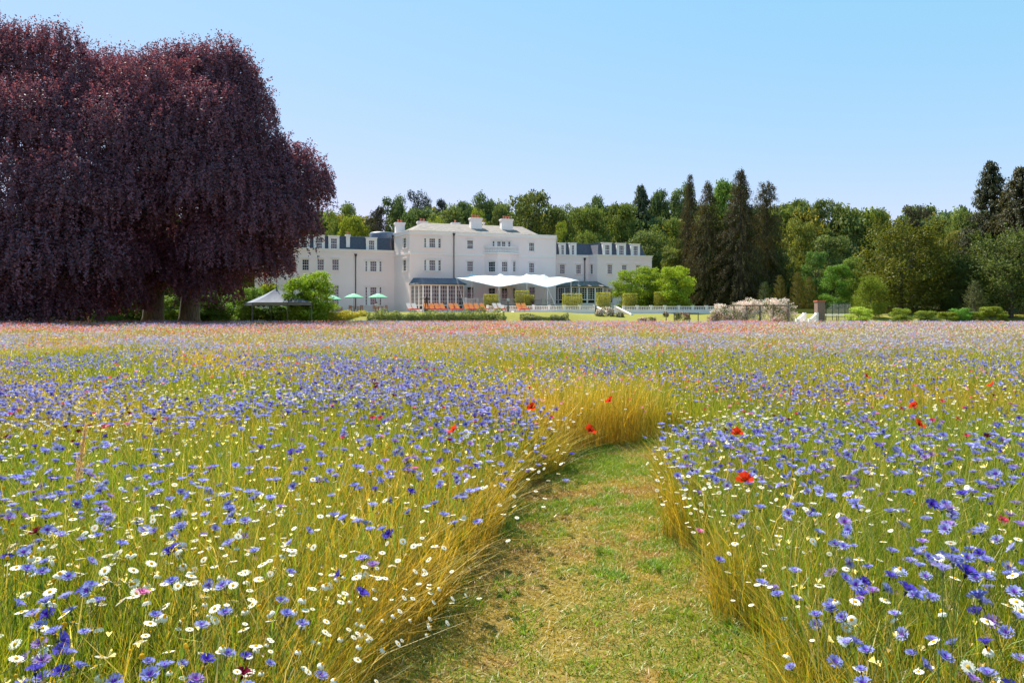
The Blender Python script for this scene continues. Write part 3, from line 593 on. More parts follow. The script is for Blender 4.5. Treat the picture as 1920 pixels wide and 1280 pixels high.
CATS = dict(oak='tree', loose='tree', round='tree', bush='shrub', yew='tree', spire='conifer', double='conifer', fir='conifer', cypress='conifer', pine='tree')
def tree(px, top, wpx, Y, kind, v, colr, label, group=None, base=None, rz=None, dsc=1.0):
    x = (px - HX) / FPX * Y; z0 = tz(x, Y) if base is None else base; H = zat(top, Y) - z0; W = wpx / FPX * Y * 1.12
    r = empty(NAMES[kind], (x, Y, z0), rz if rz is not None else random.uniform(0, 6.3)); r.scale = (W, W * dsc, H)
    c = bpy.data.objects.new('crown', crown_data(kind, v)[1]); col.objects.link(c); c.parent = r; c.color = (*colr, 1)
    t = bpy.data.objects.new('trunk', trunk_mesh(kind)); col.objects.link(t); t.parent = r
    return tag(r, label, CATS[kind], group)
G0 = (1, 1, 1); GL = (1.05, 1.05, .75); GY = (1.5, 1.4, .55); GD = (.65, .72, .9); GO = (1.6, 1.15, .7); GB = (.75, .85, 1.1); GR = (1.05, .8, .85)
WG = 'woodland trees standing behind the house and garden'
for a in (
    (640, 376, 75, 135, 'round', 0, GL, 'light green tree showing just right of the copper beech above the roof'),
    (664, 402, 80, 128, 'loose', 0, GY, 'pale willowy yellow green tree low behind the left wing roof'),
    (706, 384, 62, 132, 'pine', 1, GR, 'dark brownish pine behind the left end of the main roof'),
    (740, 366, 80, 150, 'loose', 1, GB, 'grey green tree with thin top behind the left chimney'),
    (782, 349, 62, 165, 'pine', 0, GD, 'dark round topped pine standing highest behind the house roof'),
    (822, 369, 60, 160, 'pine', 1, GD, 'small dark pine crown right of the highest one'),
    (785, 388, 90, 135, 'oak', 0, GB, 'blue green oak behind the left slope of the main roof'),
    (835, 385, 90, 130, 'oak', 1, G0, 'green oak behind the middle of the main roof'),
    (820, 402, 60, 122, 'round', 1, GY, 'low bright yellow green tree right behind the main roof ridge'),
    (870, 372, 60, 150, 'loose', 0, GB, 'slender tree beside the wispy topped one behind the roof'),
    (908, 363, 72, 148, 'loose', 2, GB, 'wispy topped tree behind the two white chimneys'),
    (895, 391, 50, 128, 'round', 0, GY, 'bright domed tree just behind the left white chimney'),
    (942, 376, 60, 140, 'loose', 2, G0, 'tree glimpsed between the two white chimneys'),
    (995, 356, 115, 135, 'oak', 2, (.95, .9, .8), 'large dark olive oak with broad dome right of the white chimneys'),
    (1060, 377, 80, 135, 'round', 1, G0, 'rounded mid green tree next to the large olive oak'),
    (1112, 362, 60, 150, 'loose', 0, GB, 'tall thin crowned tree standing up from the wood above the right wing'),
    (1105, 383, 90, 130, 'oak', 0, GL, 'sunlit green oak above the right wing roof'),
    (1165, 377, 85, 138, 'round', 2, GL, 'dome shaped fresh green tree above the right end of the right wing'),
    (1058, 412, 46, 122, 'round', 0, GY, 'small pointed yellow green tree directly beside the main block'),
    (1102, 428, 50, 120, 'round', 1, GL, 'small bushy tree peeping over the right wing mansard'),
    (1202, 350, 84, 150, 'fir', 2, (1.1, 1.5, 1.4), 'tall blue green fir left of the brown conifers'),
    (1240, 354, 60, 155, 'loose', 1, GB, 'thin grey green tree between the fir and the brown conifers'),
    (1276, 344, 80, 160, 'oak', 1, GB, 'high domed tree behind the first brown conifer'),
    (1215, 430, 100, 125, 'oak', 2, G0, 'broad green tree at the right end of the house'),
    (1250, 405, 80, 132, 'round', 0, GL, 'light green round tree between house and brown conifers'),
    (1262, 462, 70, 118, 'loose', 2, (1.2, 1.1, .9), 'olive tree behind the yellow green garden trees'),
    (1370, 336, 90, 150, 'round', 2, (1.1, 1.4, .8), 'vivid green tree rising behind the brown conifers'),
    (1495, 368, 75, 150, 'loose', 0, GL, 'loose topped tree just right of the brown conifers'),
    (1548, 372, 80, 155, 'loose', 1, G0, 'grey green tree on the skyline left of the olive yew'),
    (1590, 390, 80, 150, 'oak', 2, GL, 'light oak on the skyline above the olive yew'),
    (1500, 410, 80, 128, 'loose', 2, (1.5, 1.25, .8), 'yellow olive tree right of the brown conifers'),
    (1560, 440, 90, 122, 'oak', 0, G0, 'green oak behind the tennis court fence'),
    (1630, 388, 80, 150, 'round', 0, GL, 'round green tree left of the skyline pine'),
    (1712, 377, 66, 150, 'pine', 0, GR, 'dark flat topped pine alone on the right skyline'),
    (1765, 402, 70, 145, 'round', 1, G0, 'round tree right of the skyline pine'),
    (1805, 396, 80, 140, 'oak', 1, GL, 'light green tree left of the tall right hand fir'),
    (1780, 430, 70, 120, 'loose', 0, (1.4, 1.05, .8), 'brownish olive tree above the dark yews on the right'),
    (1665, 440, 80, 125, 'loose', 2, G0, 'grey green tree behind the top of the olive yew'),
    (1530, 470, 60, 110, 'loose', 1, (.9, 1.2, 1.0), 'soft blue green tree behind the golden cypresses'),
): tree(*a, group=WG)
CG = 'tall brown conifers right of the house'
tree(1294, 329, 62, 116, 'spire', 0, (.95, .8, .6), 'thinnest brown conifer, first from the house', CG)
tree(1327, 341, 92, 112, 'spire', 1, (1.05, .9, .6), 'second brown conifer from the house with blunt top', CG)
tree(1388, 320, 108, 108, 'spire', 2, (.9, .75, .6), 'tallest brown conifer with bare pale trunk showing', CG)
tree(1437, 340, 92, 112, 'double', 0, (1.0, .9, .6), 'brown conifer with a forked double top, last in the row', CG)
for px, w, lb in ((1345, 80, 'dark bushy conifer skirt between the first and second brown conifers'), (1410, 90, 'dark bushy conifer skirt under the tallest brown conifer'), (1460, 70, 'dark bushy conifer skirt under the forked conifer')):
    tree(px, 475, w, 112, 'yew', 0, (.6, .65, .7), lb, 'dark evergreens at the foot of the conifers')
tree(1570, 495, 62, 96, 'round', 2, (1.0, 1.4, .7), 'fresh green rounded tree beside the tennis court fence')
tree(1600, 480, 60, 102, 'loose', 2, (1.4, 1.5, 1.0), 'pale green tree left of the olive yew')
tree(1690, 424, 165, 92, 'yew', 1, (.88, .74, .34), 'broad olive gold yew spreading right of the tennis court')
tree(1632, 525, 62, 86, 'yew', 2, (1.4, 1.4, .5), 'yellow green shrubby yew at the left foot of the olive yew')
tree(1765, 478, 90, 94, 'yew', 0, (.55, .65, .7), 'dark green upright yew between the olive yew and the tall fir')
tree(1800, 488, 90, 90, 'yew', 2, (.6, .7, .7), 'second dark yew at the foot of the tall fir')
tree(1858, 306, 118, 98, 'fir', 3, (.75, .85, .75), 'tall pointed dark fir near the right edge')
tree(1918, 316, 150, 92, 'fir', 4, (.9, .9, .7), 'ragged brownish fir cut by the right edge')
tree(1884, 372, 110, 104, 'fir', 5, (.7, .8, .65), 'dark fir filling the gap between the two tall right hand firs')
tree(1895, 440, 150, 86, 'yew', 1, (.8, .8, .75), 'dense dark evergreen filling the lower right edge')
tree(1828, 528, 46, 80, 'cypress', 1, (1.3, 1.5, 1.2), 'small blue green cypress in front of the dark yews')
for px, top, w, lb in ((1496, 512, 34, 'golden green cypress, left of the pair by the rose pergola'), (1518, 520, 34, 'golden green cypress, right of the pair by the rose pergola'), (1462, 518, 30, 'smaller golden cypress behind the rose pergola'), (1434, 530, 34, 'low dark green cypress behind the rose pergola')):
    tree(px, top, w, 96, 'cypress', 0, (1.7, 1.55, .6) if px > 1450 else (.9, 1.2, .8), lb, 'small cypresses behind the rose pergola')
tree(1184, 506, 84, 97, 'round', 0, (1.6, 1.7, .5), 'yellow green garden tree, nearest the house corner', 'yellow green garden trees', dsc=.8)
tree(1218, 500, 92, 99, 'oak', 1, (1.7, 1.8, .5), 'yellow green garden tree, middle of the three', 'yellow green garden trees', dsc=.8)
tree(1268, 496, 96, 95, 'round', 1, (1.8, 1.85, .5), 'yellow green garden tree, roundest and farthest from the house', 'yellow green garden trees', dsc=.8)
tree(588, 512, 88, 84, 'bush', 0, (1.7, 1.9, .55), 'bright green laurel bush beside the gazebo', base=0)
tree(565, 522, 80, 83, 'bush', 1, (1.4, 1.7, .6), 'darker laurel bush behind the gazebo roof', base=0)
SG = 'shrubs beneath the copper beeches'
for i, (px, top, w, cl, lb) in enumerate(((30, 545, 120, GD, 'dark shrub at the far left under the beech'), (120, 552, 110, GD, 'dark shrub left of the first beech trunk'), (205, 535, 90, (1.0, 1.3, .7), 'green shrub glimpsed left of the two near trunks'),
        (320, 556, 70, (1.2, 1.4, .55), 'small sunlit shrub between the two beech trunks'), (250, 548, 110, (.8, 1.0, .6), 'dark shrub hiding behind the left one of the two near trunks'), (370, 545, 100, (.7, .9, .6), 'dark shrub hiding behind the right hand trunk'), (415, 548, 90, (.8, 1.1, .7), 'dark green shrub right of the right trunk'), (470, 538, 80, (1.0, 1.3, .7), 'shrub behind the left of the gazebo'), (505, 530, 50, (2.2, 2.0, .6), 'yellow leaved shrub behind the gazebo peak'), (535, 560, 110, (.8, 1.1, .6), 'low dark shrub under the gazebo roof'))):
    tree(px, top, w, 90 - (i % 2) * 2, 'bush', i % 3, cl, lb, SG, base=0)
BG = 'low shrubs along the right edge of the meadow'
for i, (px, top, w, cl, lb) in enumerate(((1690, 578, 40, (1.4, 1.4, .6), 'pale shrub, first of the low row on the right'), (1735, 582, 44, (1.3, 1.3, .6), 'second low shrub of the row on the right'), (1775, 584, 40, (1.5, 1.4, .55), 'third low shrub of the row on the right'), (1800, 578, 40, (.9, 1.5, .8), 'darker green low shrub in the row on the right'),
        (1825, 584, 36, (1.4, 1.35, .55), 'low yellow green shrub before the tallest one'), (1856, 574, 46, (1.5, 1.4, .55), 'tallest low shrub near the right edge'), (1610, 576, 50, (2.4, 2.4, 1.2), 'whitish leaved shrub at the left foot of the olive yew'), (1880, 588, 24, (1.2, 1.2, .55), 'last small shrub of the row on the right'))):
    tree(px, top, w, 76, 'bush', i % 3, cl, lb, BG, base=0)
# the far wood as one mass
parts = []; rr = random.Random(5)
for i in range(190):
    Y = rr.choice((150, 165, 180, 200)); px = rr.uniform(-80, 2000); kind, v = rr.choice((('oak', 0), ('oak', 1), ('round', 0), ('loose', 1), ('oak', 2)))
    d = crown_data(kind, v)[0]; top = rr.uniform(380, 425) + (0 if px > 600 else 10) ; x = (px - HX) / FPX * Y; z0 = tz(x, Y); H = zat(top, Y) - z0; W = H * rr.uniform(.5, .75); a = rr.uniform(0, 6.3)
    m = np.arange(len(d[1])) % 4 == 0; Vv = d[0].reshape(-1, 4, 3)[m].reshape(-1, 3); cc = d[2].reshape(-1, 4, 3)[m].reshape(-1, 3) * np.array(rr.choice((G0, GL, GB, G0, GO)))
    ctr = Vv.reshape(-1, 4, 3).mean(1, keepdims=True); Vv = (ctr + (Vv.reshape(-1, 4, 3) - ctr) * 1.9).reshape(-1, 3)
    ca, sa = math.cos(a), math.sin(a); X = (Vv[:, 0] * ca - Vv[:, 1] * sa) * W + x; Yy = (Vv[:, 0] * sa + Vv[:, 1] * ca) * W + Y; parts.append((np.stack([X, Yy, Vv[:, 2] * H + z0], 1), np.arange(len(Vv)).reshape(-1, 4), cc))
V, F, C = merge(parts); o = bpy.data.objects.new('woodland', bulk('woodland', V, F, C, M['leaf'])); col.objects.link(o); tag(o, 'mixed green woodland closing the view behind house and garden', 'woodland', kind='stuff')

# ------------------------------------------------------------------ copper beeches
def beech(name_label, lobes, trunk_px, Yt, seed, nleaf, group='copper beeches on the left'):
    global rng; keep = rng; rng = np.random.default_rng(seed)
    x0 = (trunk_px - HX) / FPX * Yt; root = empty('copper_beech', (x0, Yt, 0), world=True); tag(root, name_label, 'tree', group)
    P = []; Nn = []; T = []
    tot = sum(l[3] * l[4] for l in lobes)
    for (px, py, Y, rx, rz) in lobes:       # lobe centre in the photo, its distance and its radii in photo pixels
        c = at(px, py, Y); RX = rx / FPX * Y; RZ = rz / FPX * Y; n = int(nleaf * rx * rz / tot); ns = max(20, n // 55)
        d = rng.normal(0, 1, (ns, 3)); d[:, 2] = np.abs(d[:, 2]) * .9 - .25; d[:, 1] -= .25; d /= np.linalg.norm(d, axis=1, keepdims=True)
        s0 = np.array(c) + d * np.array([RX, RX * .8, RZ]) * rng.uniform(.72, 1.03, (ns, 1)); L = rng.uniform(.10, .42, ns) * RZ * 1.25 + .5
        k = rng.integers(0, ns, n); t = rng.uniform(0, 1, n) ** .8
        out = d[k] * np.array([1, 1, 0]); Q = s0[k] + out * (np.sqrt(t) * .9)[:, None]; Q[:, 2] += .35 * np.sin(np.pi * np.minimum(t * 2.2, 1)) - L[k] * t
        Q += rng.normal(0, .11, (n, 3)) * (1.5 - .8 * t)[:, None]; nf = int(n * .22); e = rng.normal(0, 1, (nf, 3)); e /= np.linalg.norm(e, axis=1, keepdims=True); Q[:nf] = np.array(c) + e * np.array([RX, RX * .8, RZ]) * (rng.uniform(.35, 1, (nf, 1)) ** .6) + .5 * np.sin(e[:, ::-1] * 9 + py)
        nsq = int(n * .07); e = rng.normal(0, 1, (60, 3)); e[:, 2] = np.abs(e[:, 2]) + .15; e /= np.linalg.norm(e, axis=1, keepdims=True); ke = rng.integers(0, 60, nsq); tq = rng.uniform(0, 1, (nsq, 1)); Q[nf:nf + nsq] = np.array(c) + e[ke] * (np.array([RX, RX * .8, RZ]) * .92 + tq * rng.uniform(.5, 1.5, 60)[ke][:, None]) + rng.normal(0, .12, (nsq, 3))
        ok = Q[:, 2] > .6 + rng.uniform(0, 1.6, n); P.append(Q[ok]); Nn.append((d[k] + rng.normal(0, .6, (n, 3)))[ok]); T.append((rng.uniform(.6, 1.65, ns)[k])[ok])
    P = np.concatenate(P); Nn = np.concatenate(Nn); T = np.concatenate(T); n = len(P); V, F = leafcards(P, Nn, .21 * rng.uniform(.6, 1.35, n), .62)
    f = rng.uniform(0, 1, (n, 1)); C = (np.array([.095, .060, .105]) * (1 - f) + np.array([.22, .082, .095]) * f) * T[:, None]
    o = bpy.data.objects.new('crown', bulk('crown', V, F, np.repeat(C, 4, 0), M['beech'])); link(o, root)
    mb = MB(); H = 20
    mb.tube([(x0, Yt, -.2), (x0, Yt, 1), (x0 + .2, Yt, 4), (x0 - .1, Yt, 9), (x0 + .2, Yt, H)], [1.45, 1.1, .95, .75, .15], 12)
    for (px, py, Y, rx, rz) in lobes:
        c = at(px, py, Y); z1 = min(max(3.5, c.z - 9), 13); mb.tube([(x0, Yt, z1), (x0 + (c.x - x0) * .5, Yt + (Y - Yt) * .5, z1 + (c.z - z1) * .65), (c.x, Y, c.z)], [.42, .25, .07], 7)
        for q in range(5):
            a = rng.uniform(0, 6.3); r_ = rx / FPX * Y * .7; mb.tube([(c.x, Y, c.z), (c.x + r_ * .6 * math.cos(a), Y + r_ * .6 * math.sin(a), c.z + r_ * .3), (c.x + r_ * math.cos(a), Y + r_ * math.sin(a), c.z)], [.08, .05, .02], 5)
    mb.build('trunk', M['bark'], root, True); rng = keep
beech('leftmost copper beech with its crown running out of the picture', [(-60, 150, 74, 130, 110), (-10, 80, 72, 40, 55), (55, 90, 72, 48, 50), (112, 92, 70, 42, 48), (155, 130, 70, 40, 50), (60, 140, 72, 90, 70), (-20, 260, 66, 120, 110), (90, 250, 66, 100, 100), (170, 190, 70, 80, 90), (30, 380, 62, 110, 100), (140, 370, 62, 90, 110), (-40, 480, 64, 110, 100), (60, 480, 60, 90, 90), (150, 480, 62, 90, 90), (90, 545, 64, 90, 75), (-20, 550, 64, 100, 75), (160, 560, 70, 60, 50), (40, 600, 62, 80, 70), (130, 590, 64, 60, 60), (-60, 600, 62, 80, 70)], 75, 74, 11, 330000)
beech('middle copper beech with a thick double footed trunk', [(215, 140, 76, 45, 50), (262, 165, 74, 50, 70), (230, 195, 76, 70, 60), (290, 190, 70, 90, 90), (220, 260, 66, 90, 90), (310, 290, 66, 90, 90), (230, 370, 64, 85, 90), (320, 390, 68, 90, 90), (200, 470, 66, 80, 80), (285, 470, 74, 80, 70), (215, 535, 68, 60, 60), (300, 505, 72, 60, 45), (225, 555, 70, 45, 42)], 287, 76, 12, 220000)
beech('right hand copper beech sweeping down in front of the house', [(320, 140, 74, 50, 55), (362, 128, 74, 42, 50), (415, 125, 72, 45, 52), (448, 150, 72, 38, 52), (400, 180, 72, 80, 70), (470, 205, 72, 40, 62), (380, 240, 68, 90, 90), (460, 290, 70, 70, 90), (400, 350, 66, 90, 90), (520, 340, 72, 75, 80), (560, 345, 72, 58, 72), (480, 400, 68, 90, 90), (537, 412, 70, 56, 66), (420, 460, 68, 80, 80), (485, 475, 70, 58, 58), (360, 500, 72, 60, 60), (395, 525, 70, 50, 55), (485, 490, 72, 55, 45), (345, 512, 70, 45, 30)], 355, 77, 13, 330000)

# ------------------------------------------------------------------ house
DU = Vector((.952, .307)).normalized()
class Fac:
    """vertical facade through plan points p0 -> p1, outward normal towards the viewer"""
    def __init__(s, p0, p1):
        s.p = Vector(p0[:2]); q = Vector(p1[:2]); s.L = (q - s.p).length; s.d = (q - s.p).normalized(); s.n = Vector((s.d.y, -s.d.x)); s.q = q
    def P(s, t, o, z): a = s.p + s.d * t + s.n * o; return Vector((a.x, a.y, z))
    def hit(s, px, o=0.0):
        a = (px - HX) / FPX; b = s.p + s.n * o      # (bx + t dx) = a (by + t dy)
        return (a * b.y - b.x) / (s.d.x - a * s.d.y)
    def z(s, px, py, o=0.0): t = s.hit(px, o); return zat(py, (s.p + s.d * t + s.n * o).y)
    def off(s, o, t0=0, t1=None):
        a = s.P(t0, o, 0); b = s.P(s.L if t1 is None else t1, o, 0); return Fac((a.x, a.y), (b.x, b.y))
    def box(s, mb, t0, t1, o0, o1, z0, z1):
        vs = [s.P(t, o, z) for z in (z0, z1) for o in (o1, o0) for t in (t0, t1)]
        return mb.add(vs, [(0, 2, 3, 1), (4, 5, 7, 6), (0, 1, 5, 4), (2, 6, 7, 3), (0, 4, 6, 2), (1, 3, 7, 5)])
def offs(pts, o):
    out = []; fs = [Fac(a, b) for a, b in zip(pts[:-1], pts[1:])]
    for i, p in enumerate(pts):
        p = Vector(p[:2])
        if i == 0: out.append(p + fs[0].n * o)
        elif i == len(pts) - 1: out.append(p + fs[-1].n * o)
        else:
            m = (fs[i - 1].n + fs[i].n).normalized(); out.append(p + m * (o / max(.3, m.dot(fs[i].n))))
    return out
def band(mb, pts, o0, o1, z0, z1):
    a = offs(pts, o0); b = offs(pts, o1); n = len(pts)
    vs = [(p.x, p.y, z) for z in (z0, z1) for q in (a, b) for p in q]; fs = []
    for i in range(n - 1):
        fs += [(i, i + 1, n + i + 1, n + i)[::-1], (2 * n + i, 3 * n + i, 3 * n + i + 1, 2 * n + i + 1)[::-1], (n + i, n + i + 1, 3 * n + i + 1, 3 * n + i), (i, 2 * n + i, 2 * n + i + 1, i + 1)]
    fs += [(0, n, 3 * n, 2 * n), (n - 1, 3 * n - 1, 4 * n - 1, 2 * n - 1)]
    return mb.add(vs, fs)
def wall(mb, F, z0, z1, holes, depth=.2, th=.35):
    ts = sorted({0, F.L, *[h[0] for h in holes], *[h[1] for h in holes]}); zs = sorted({z0, z1, *[h[2] for h in holes], *[h[3] for h in holes]})
    for a, b in zip(ts[:-1], ts[1:]):
        if b - a < 1e-5: continue
        for c, d in zip(zs[:-1], zs[1:]):
            m, k = (a + b) / 2, (c + d) / 2
            if any(h[0] < m < h[1] and h[2] < k < h[3] for h in holes): continue
            mb.quad(F.P(a, 0, c), F.P(b, 0, c), F.P(b, 0, d), F.P(a, 0, d))
    for a, b, c, d in holes:
        for p, q in (((a, c), (a, d)), ((a, d), (b, d)), ((b, d), (b, c)), ((b, c), (a, c))):
            mb.quad(F.P(p[0], 0, p[1]), F.P(q[0], 0, q[1]), F.P(q[0], -depth, q[1]), F.P(p[0], -depth, p[1]))
house = empty('country_house', (-4, 104, 1.6), world=True)
tag(house, 'long white stucco country house with slate roofs, dormers and tall white chimneys beyond the meadow', 'house')
A = (-18.04, 104.5); L0 = (-15.0, 100.0); R0 = (6.85, 107.0); W0 = (A[0] - 20 * DU.x, A[1] - 20 * DU.y)
S1 = (7.24, 111.6); S2 = (12.73, 113.2); S3 = (14.0, 112.0); S4 = (23.4, 114.2)
FW = Fac(W0, A); FC = Fac(A, L0); FM = Fac(L0, R0); FS = Fac(R0, S1); F1 = Fac(S1, S2); F2 = Fac(S2, S3); F3 = Fac(S3, S4)
ZM, ZW, Z0 = 13.55, 10.93, 1.45
T_BAY = None
def window(F, xs, y0, y1, cols=3, rows=4, sash=True, hood=True, parent=house, glass='glass', surround=.13, o=0.0, lab=None, light=None):
    """opening px xs=(left,right), rows y0 top, y1 bottom on facade F; returns the hole"""
    t0, t1 = F.hit(xs[0], o), F.hit(xs[1], o); xm = (xs[0] + xs[1]) / 2; zt, zb = F.z(xm, y0, o), F.z(xm, y1, o)
    return window_t(F, t0, t1, zb, zt, cols, rows, hood, parent, glass, surround)
def window_t(F, t0, t1, zb, zt, cols=3, rows=4, hood=True, parent=house, glass='glass', surround=.13, lights=None, bar=.03):
    mb = MB(); s = surround
    if s:
        F.box(mb, t0 - s, t0, -.02, .05, zb - .0, zt); F.box(mb, t1, t1 + s, -.02, .05, zb, zt); F.box(mb, t0 - s, t1 + s, -.02, .06, zt, zt + s); F.box(mb, t0 - s - .05, t1 + s + .05, -.02, .12, zb - .1, zb)
    if hood:
        F.box(mb, t0 - s - .08, t1 + s + .08, -.02, .16, zt + s + .02, zt + s + .09)
    ls = lights or [(t0, t1)]; prev = t0
    pb = MB()
    for (a, b) in ls:
        if a > prev + .02: F.box(mb, prev, a, -.16, -.02, zb, zt)
        prev = b; f = .055 if b - a > .4 else .035
        F.box(mb, a, a + f, -.14, -.07, zb, zt); F.box(mb, b - f, b, -.14, -.07, zb, zt); F.box(mb, a + f, b - f, -.14, -.07, zt - f, zt); F.box(mb, a + f, b - f, -.14, -.07, zb, zb + f * 1.2)
        zm = (zb + zt) / 2; F.box(mb, a + f, b - f, -.14, -.06, zm - .03, zm + .03); nc = cols if (b - a) > .55 else 1
        for k in range(1, nc): tt = a + (b - a) * k / nc; F.box(mb, tt - bar / 2, tt + bar / 2, -.135, -.085, zb + f, zt - f)
        for k in range(1, rows):
            if rows % 2 == 0 and k == rows // 2: continue
            zz = zb + (zt - zb) * k / rows; F.box(mb, a + f, b - f, -.133, -.083, zz - bar / 2, zz + bar / 2)
        pb.quad(F.P(a, -.12, zb), F.P(b, -.12, zb), F.P(b, -.12, zt), F.P(a, -.12, zt))
    if prev < t1 - .02: F.box(mb, prev, t1, -.16, -.02, zb, zt)
    w = mb.build('window', M['trim'], parent); w['_sub'] = 1
    p = pb.build('pane', M[glass]); p.parent = w
    return (t0, t1, zb, zt)
def triple(F, outer, lights, y0, y1, **k):
    t0, t1 = F.hit(outer[0]), F.hit(outer[1]); xm = sum(outer) / 2; ls = [(F.hit(a), F.hit(b)) for a, b in lights]; return window_t(F, t0, t1, F.z(xm, y1), F.z(xm, y0), lights=ls, **k)
hW = []
for xs in ((510, 522.5), (538, 550.5), (566.6, 579.2), (594.8, 607.4), (622.6, 635.2)):
    hW.append(window(FW, xs, 486.3, 506.8)); hW.append(window(FW, xs, 535, 571.3, rows=6))
LT = [(685.1, 688.6), (693.9, 706.2), (711.5, 715.1)]
hW.append(triple(FW, (684.9, 715.3), LT, 489.6, 509)); hW.append(triple(FW, (684.9, 715.3), LT, 538, 572.2, rows=6))
hC = [window(FC, (755.6, 761.8), 446, 465.3, cols=2), window(FC, (755.6, 761.8), 487, 508.4, cols=2)]
LM = [(795.6, 799), (804.8, 816.5), (821.9, 826.3)]
hM = [triple(FM, (795.4, 826.5), LM, 446.8, 464.4), triple(FM, (795.4, 826.5), LM, 487.4, 507.5)]
hM += [window(FM, (875.9, 887.1), 450.4, 466.8, rows=3), window(FM, (875.9, 887.1), 490, 509)]
hM += [triple(FM, (923.4, 957), [(923.7, 927.3), (932.3, 939.3), (941, 948), (953, 956.8)], 452.4, 463.9, rows=2, cols=2)]
hM += [window(FM, (992.1, 1001.8), 455, 471, rows=3), window(FM, (992.1, 1001.8), 492.8, 511.5)]
for xs in ((876, 888), (992.5, 1003)): hM.append(window(FM, xs, 538, 562, cols=2, rows=4, glass='doorglass', hood=False))
wm = MB(); wall(wm, FM, Z0, ZM - .5, hM); wall(wm, FC, Z0, ZM - .5, hC); wall(wm, FS, Z0, ZM - .5, [])
back = lambda p, s, k=(-.15, .99): (p[0] + k[0] * s, p[1] + k[1] * s)
Ab, Sb = back(A, 13), back(S1, 10)
for a, b in ((Ab, A), (Sb, Ab), (S1, Sb)): wm.quad((*a, Z0), (*b, Z0), (*b, ZM - .5), (*a, ZM - .5))
wm.build('main_wall', M['stucco'], house)
# canted bay under the balcony
ZB = FM.z(940, 477); bo = 1.15
b0, b1, b2, b3 = FM.P(FM.hit(908), 0, 0), FM.P(FM.hit(933, bo), bo, 0), FM.P(FM.hit(957.5, bo), bo, 0), FM.P(FM.hit(972), 0, 0)
bm = MB(); BF = [Fac(b0, b1), Fac(b1, b2), Fac(b2, b3)]
for F_, xs, nc in zip(BF, ((915.8, 928.4), (941, 951.5), (961.8, 966.8)), (3, 3, 2)):
    hs = [window(F_, xs, 490.5, 509.7, cols=nc, surround=.1), window(F_, xs, 540, 563, cols=2, glass='doorglass', hood=False, surround=.08)]; wall(bm, F_, Z0, ZB, hs)
bm.add([(b0.x, b0.y, ZB), (b1.x, b1.y, ZB), (b2.x, b2.y, ZB), (b3.x, b3.y, ZB)], [(0, 1, 2, 3)]); bm.build('bay', M['stucco'], house)
def balmesh(h, r=.09):
    mb = MB(); mb.lathe([(r * .75, 0), (r * .75, .05 * h), (r * .45, .1 * h), (r, .3 * h), (r * .8, .45 * h), (r * .38, .7 * h), (r * .5, .85 * h), (r * .75, .92 * h), (r * .75, h)], 8); return mb.mesh('baluster', M['trim'], True)
def balrun(parent, p0, p1, zb, h, step=.24, pillars=None, plinth=.12, sub=False, extra=0.0, mat='trim'):
    F = Fac(p0, p1); mb = MB(); F.box(mb, 0, F.L, -.14, .14, zb - extra, zb + plinth); mb.build('plinth', M[mat], parent)
    mb = MB(); F.box(mb, 0, F.L, -.13, .13, zb + h - .11, zb + h); mb.build('rail', M[mat], parent)
    me = balmesh(h - .11 - plinth); pl = [F.L * k / (pillars or 1) for k in range((pillars or 1) + 1)]
    for t in pl:
        q = MB(); F.box(q, t - .17, t + .17, -.17, .17, zb - extra - .005, zb + h + .03); F.box(q, t - .21, t + .21, -.21, .21, zb + h + .03, zb + h + .1); q.build('pillar', M[mat], parent)
    n = int(F.L / step)
    for i in range(n):
        t = (i + .5) * F.L / n
        if min(abs(t - q) for q in pl) < .25: continue
        p = F.P(t, 0, zb + plinth); o = bpy.data.objects.new('baluster', me); col.objects.link(o); o.parent = parent; o.location = p - parent.location if parent.get('_w') else p
    return F
bal = MB(); pts = [b0, b1, b2, b3]; po = offs(pts, .25)
band(bal, pts, -.3, .28, ZB, ZB + .2); band(bal, offs(pts, .1), -.1, .1, ZB + 1.0, ZB + 1.12); balc = bal.build('balcony', M['trim'], house)
me = balmesh(.8, .1)
for F_ in (Fac(a, b) for a, b in zip(offs(pts, .1)[:-1], offs(pts, .1)[1:])):
    n = max(3, int(F_.L / .26))
    for i in range(n):
        p = F_.P((i + .5) * F_.L / n, 0, ZB + .2); o = bpy.data.objects.new('baluster', me); col.objects.link(o); o.parent = balc; o.location = p
# wings
wl = MB(); wall(wl, FW, Z0, ZW - .3, hW)
Wb = back(W0, 13)
wl.quad((*Wb, Z0), (*W0, Z0), (*W0, ZW - .3), (*Wb, ZW - .3)); wl.build('left_wing_wall', M['stucco'], house)
h1 = [window(F1, (1049.7, 1059.2), 496, 513.5), window(F1, (1080.5, 1089.4), 496.5, 513.7)]; h2 = [window(F2, (1107, 1111.4), 496, 513.7, cols=2, surround=.08)]
h3 = [window(F3, (1139.1, 1147.8), 496, 513.7), window(F3, (1166.2, 1174.9), 496.8, 514.3), window(F3, (1192.4, 1201.1), 497.4, 515), window(F3, (1140, 1149), 541, 568, cols=2, rows=4, glass='doorglass'), window(F3, (1166.2, 1174.9), 541, 566, rows=6), window(F3, (1192.4, 1201.1), 542, 566, rows=6)]
wr = MB(); wall(wr, F1, Z0, ZW - .3, h1); wall(wr, F2, Z0, ZW - .3, h2); wall(wr, F3, Z0, ZW - .3, h3)
S5 = back(S4, 12); wr.quad((*S4, Z0), (*S5, Z0), (*S5, ZW - .3), (*S4, ZW - .3)); wr.build('right_wing_wall', M['stucco'], house)
tr = MB(); PM = [Ab, A, L0, R0, S1]
band(tr, PM, -.45, .12, ZM - .5, ZM); band(tr, PM, -.45, .2, ZM, ZM + .06); zs = FM.z(800, 474.2)
band(tr, [A, L0, R0], -.01, .1, zs - .25, zs); tr.build('main_cornice', M['trim'], house)
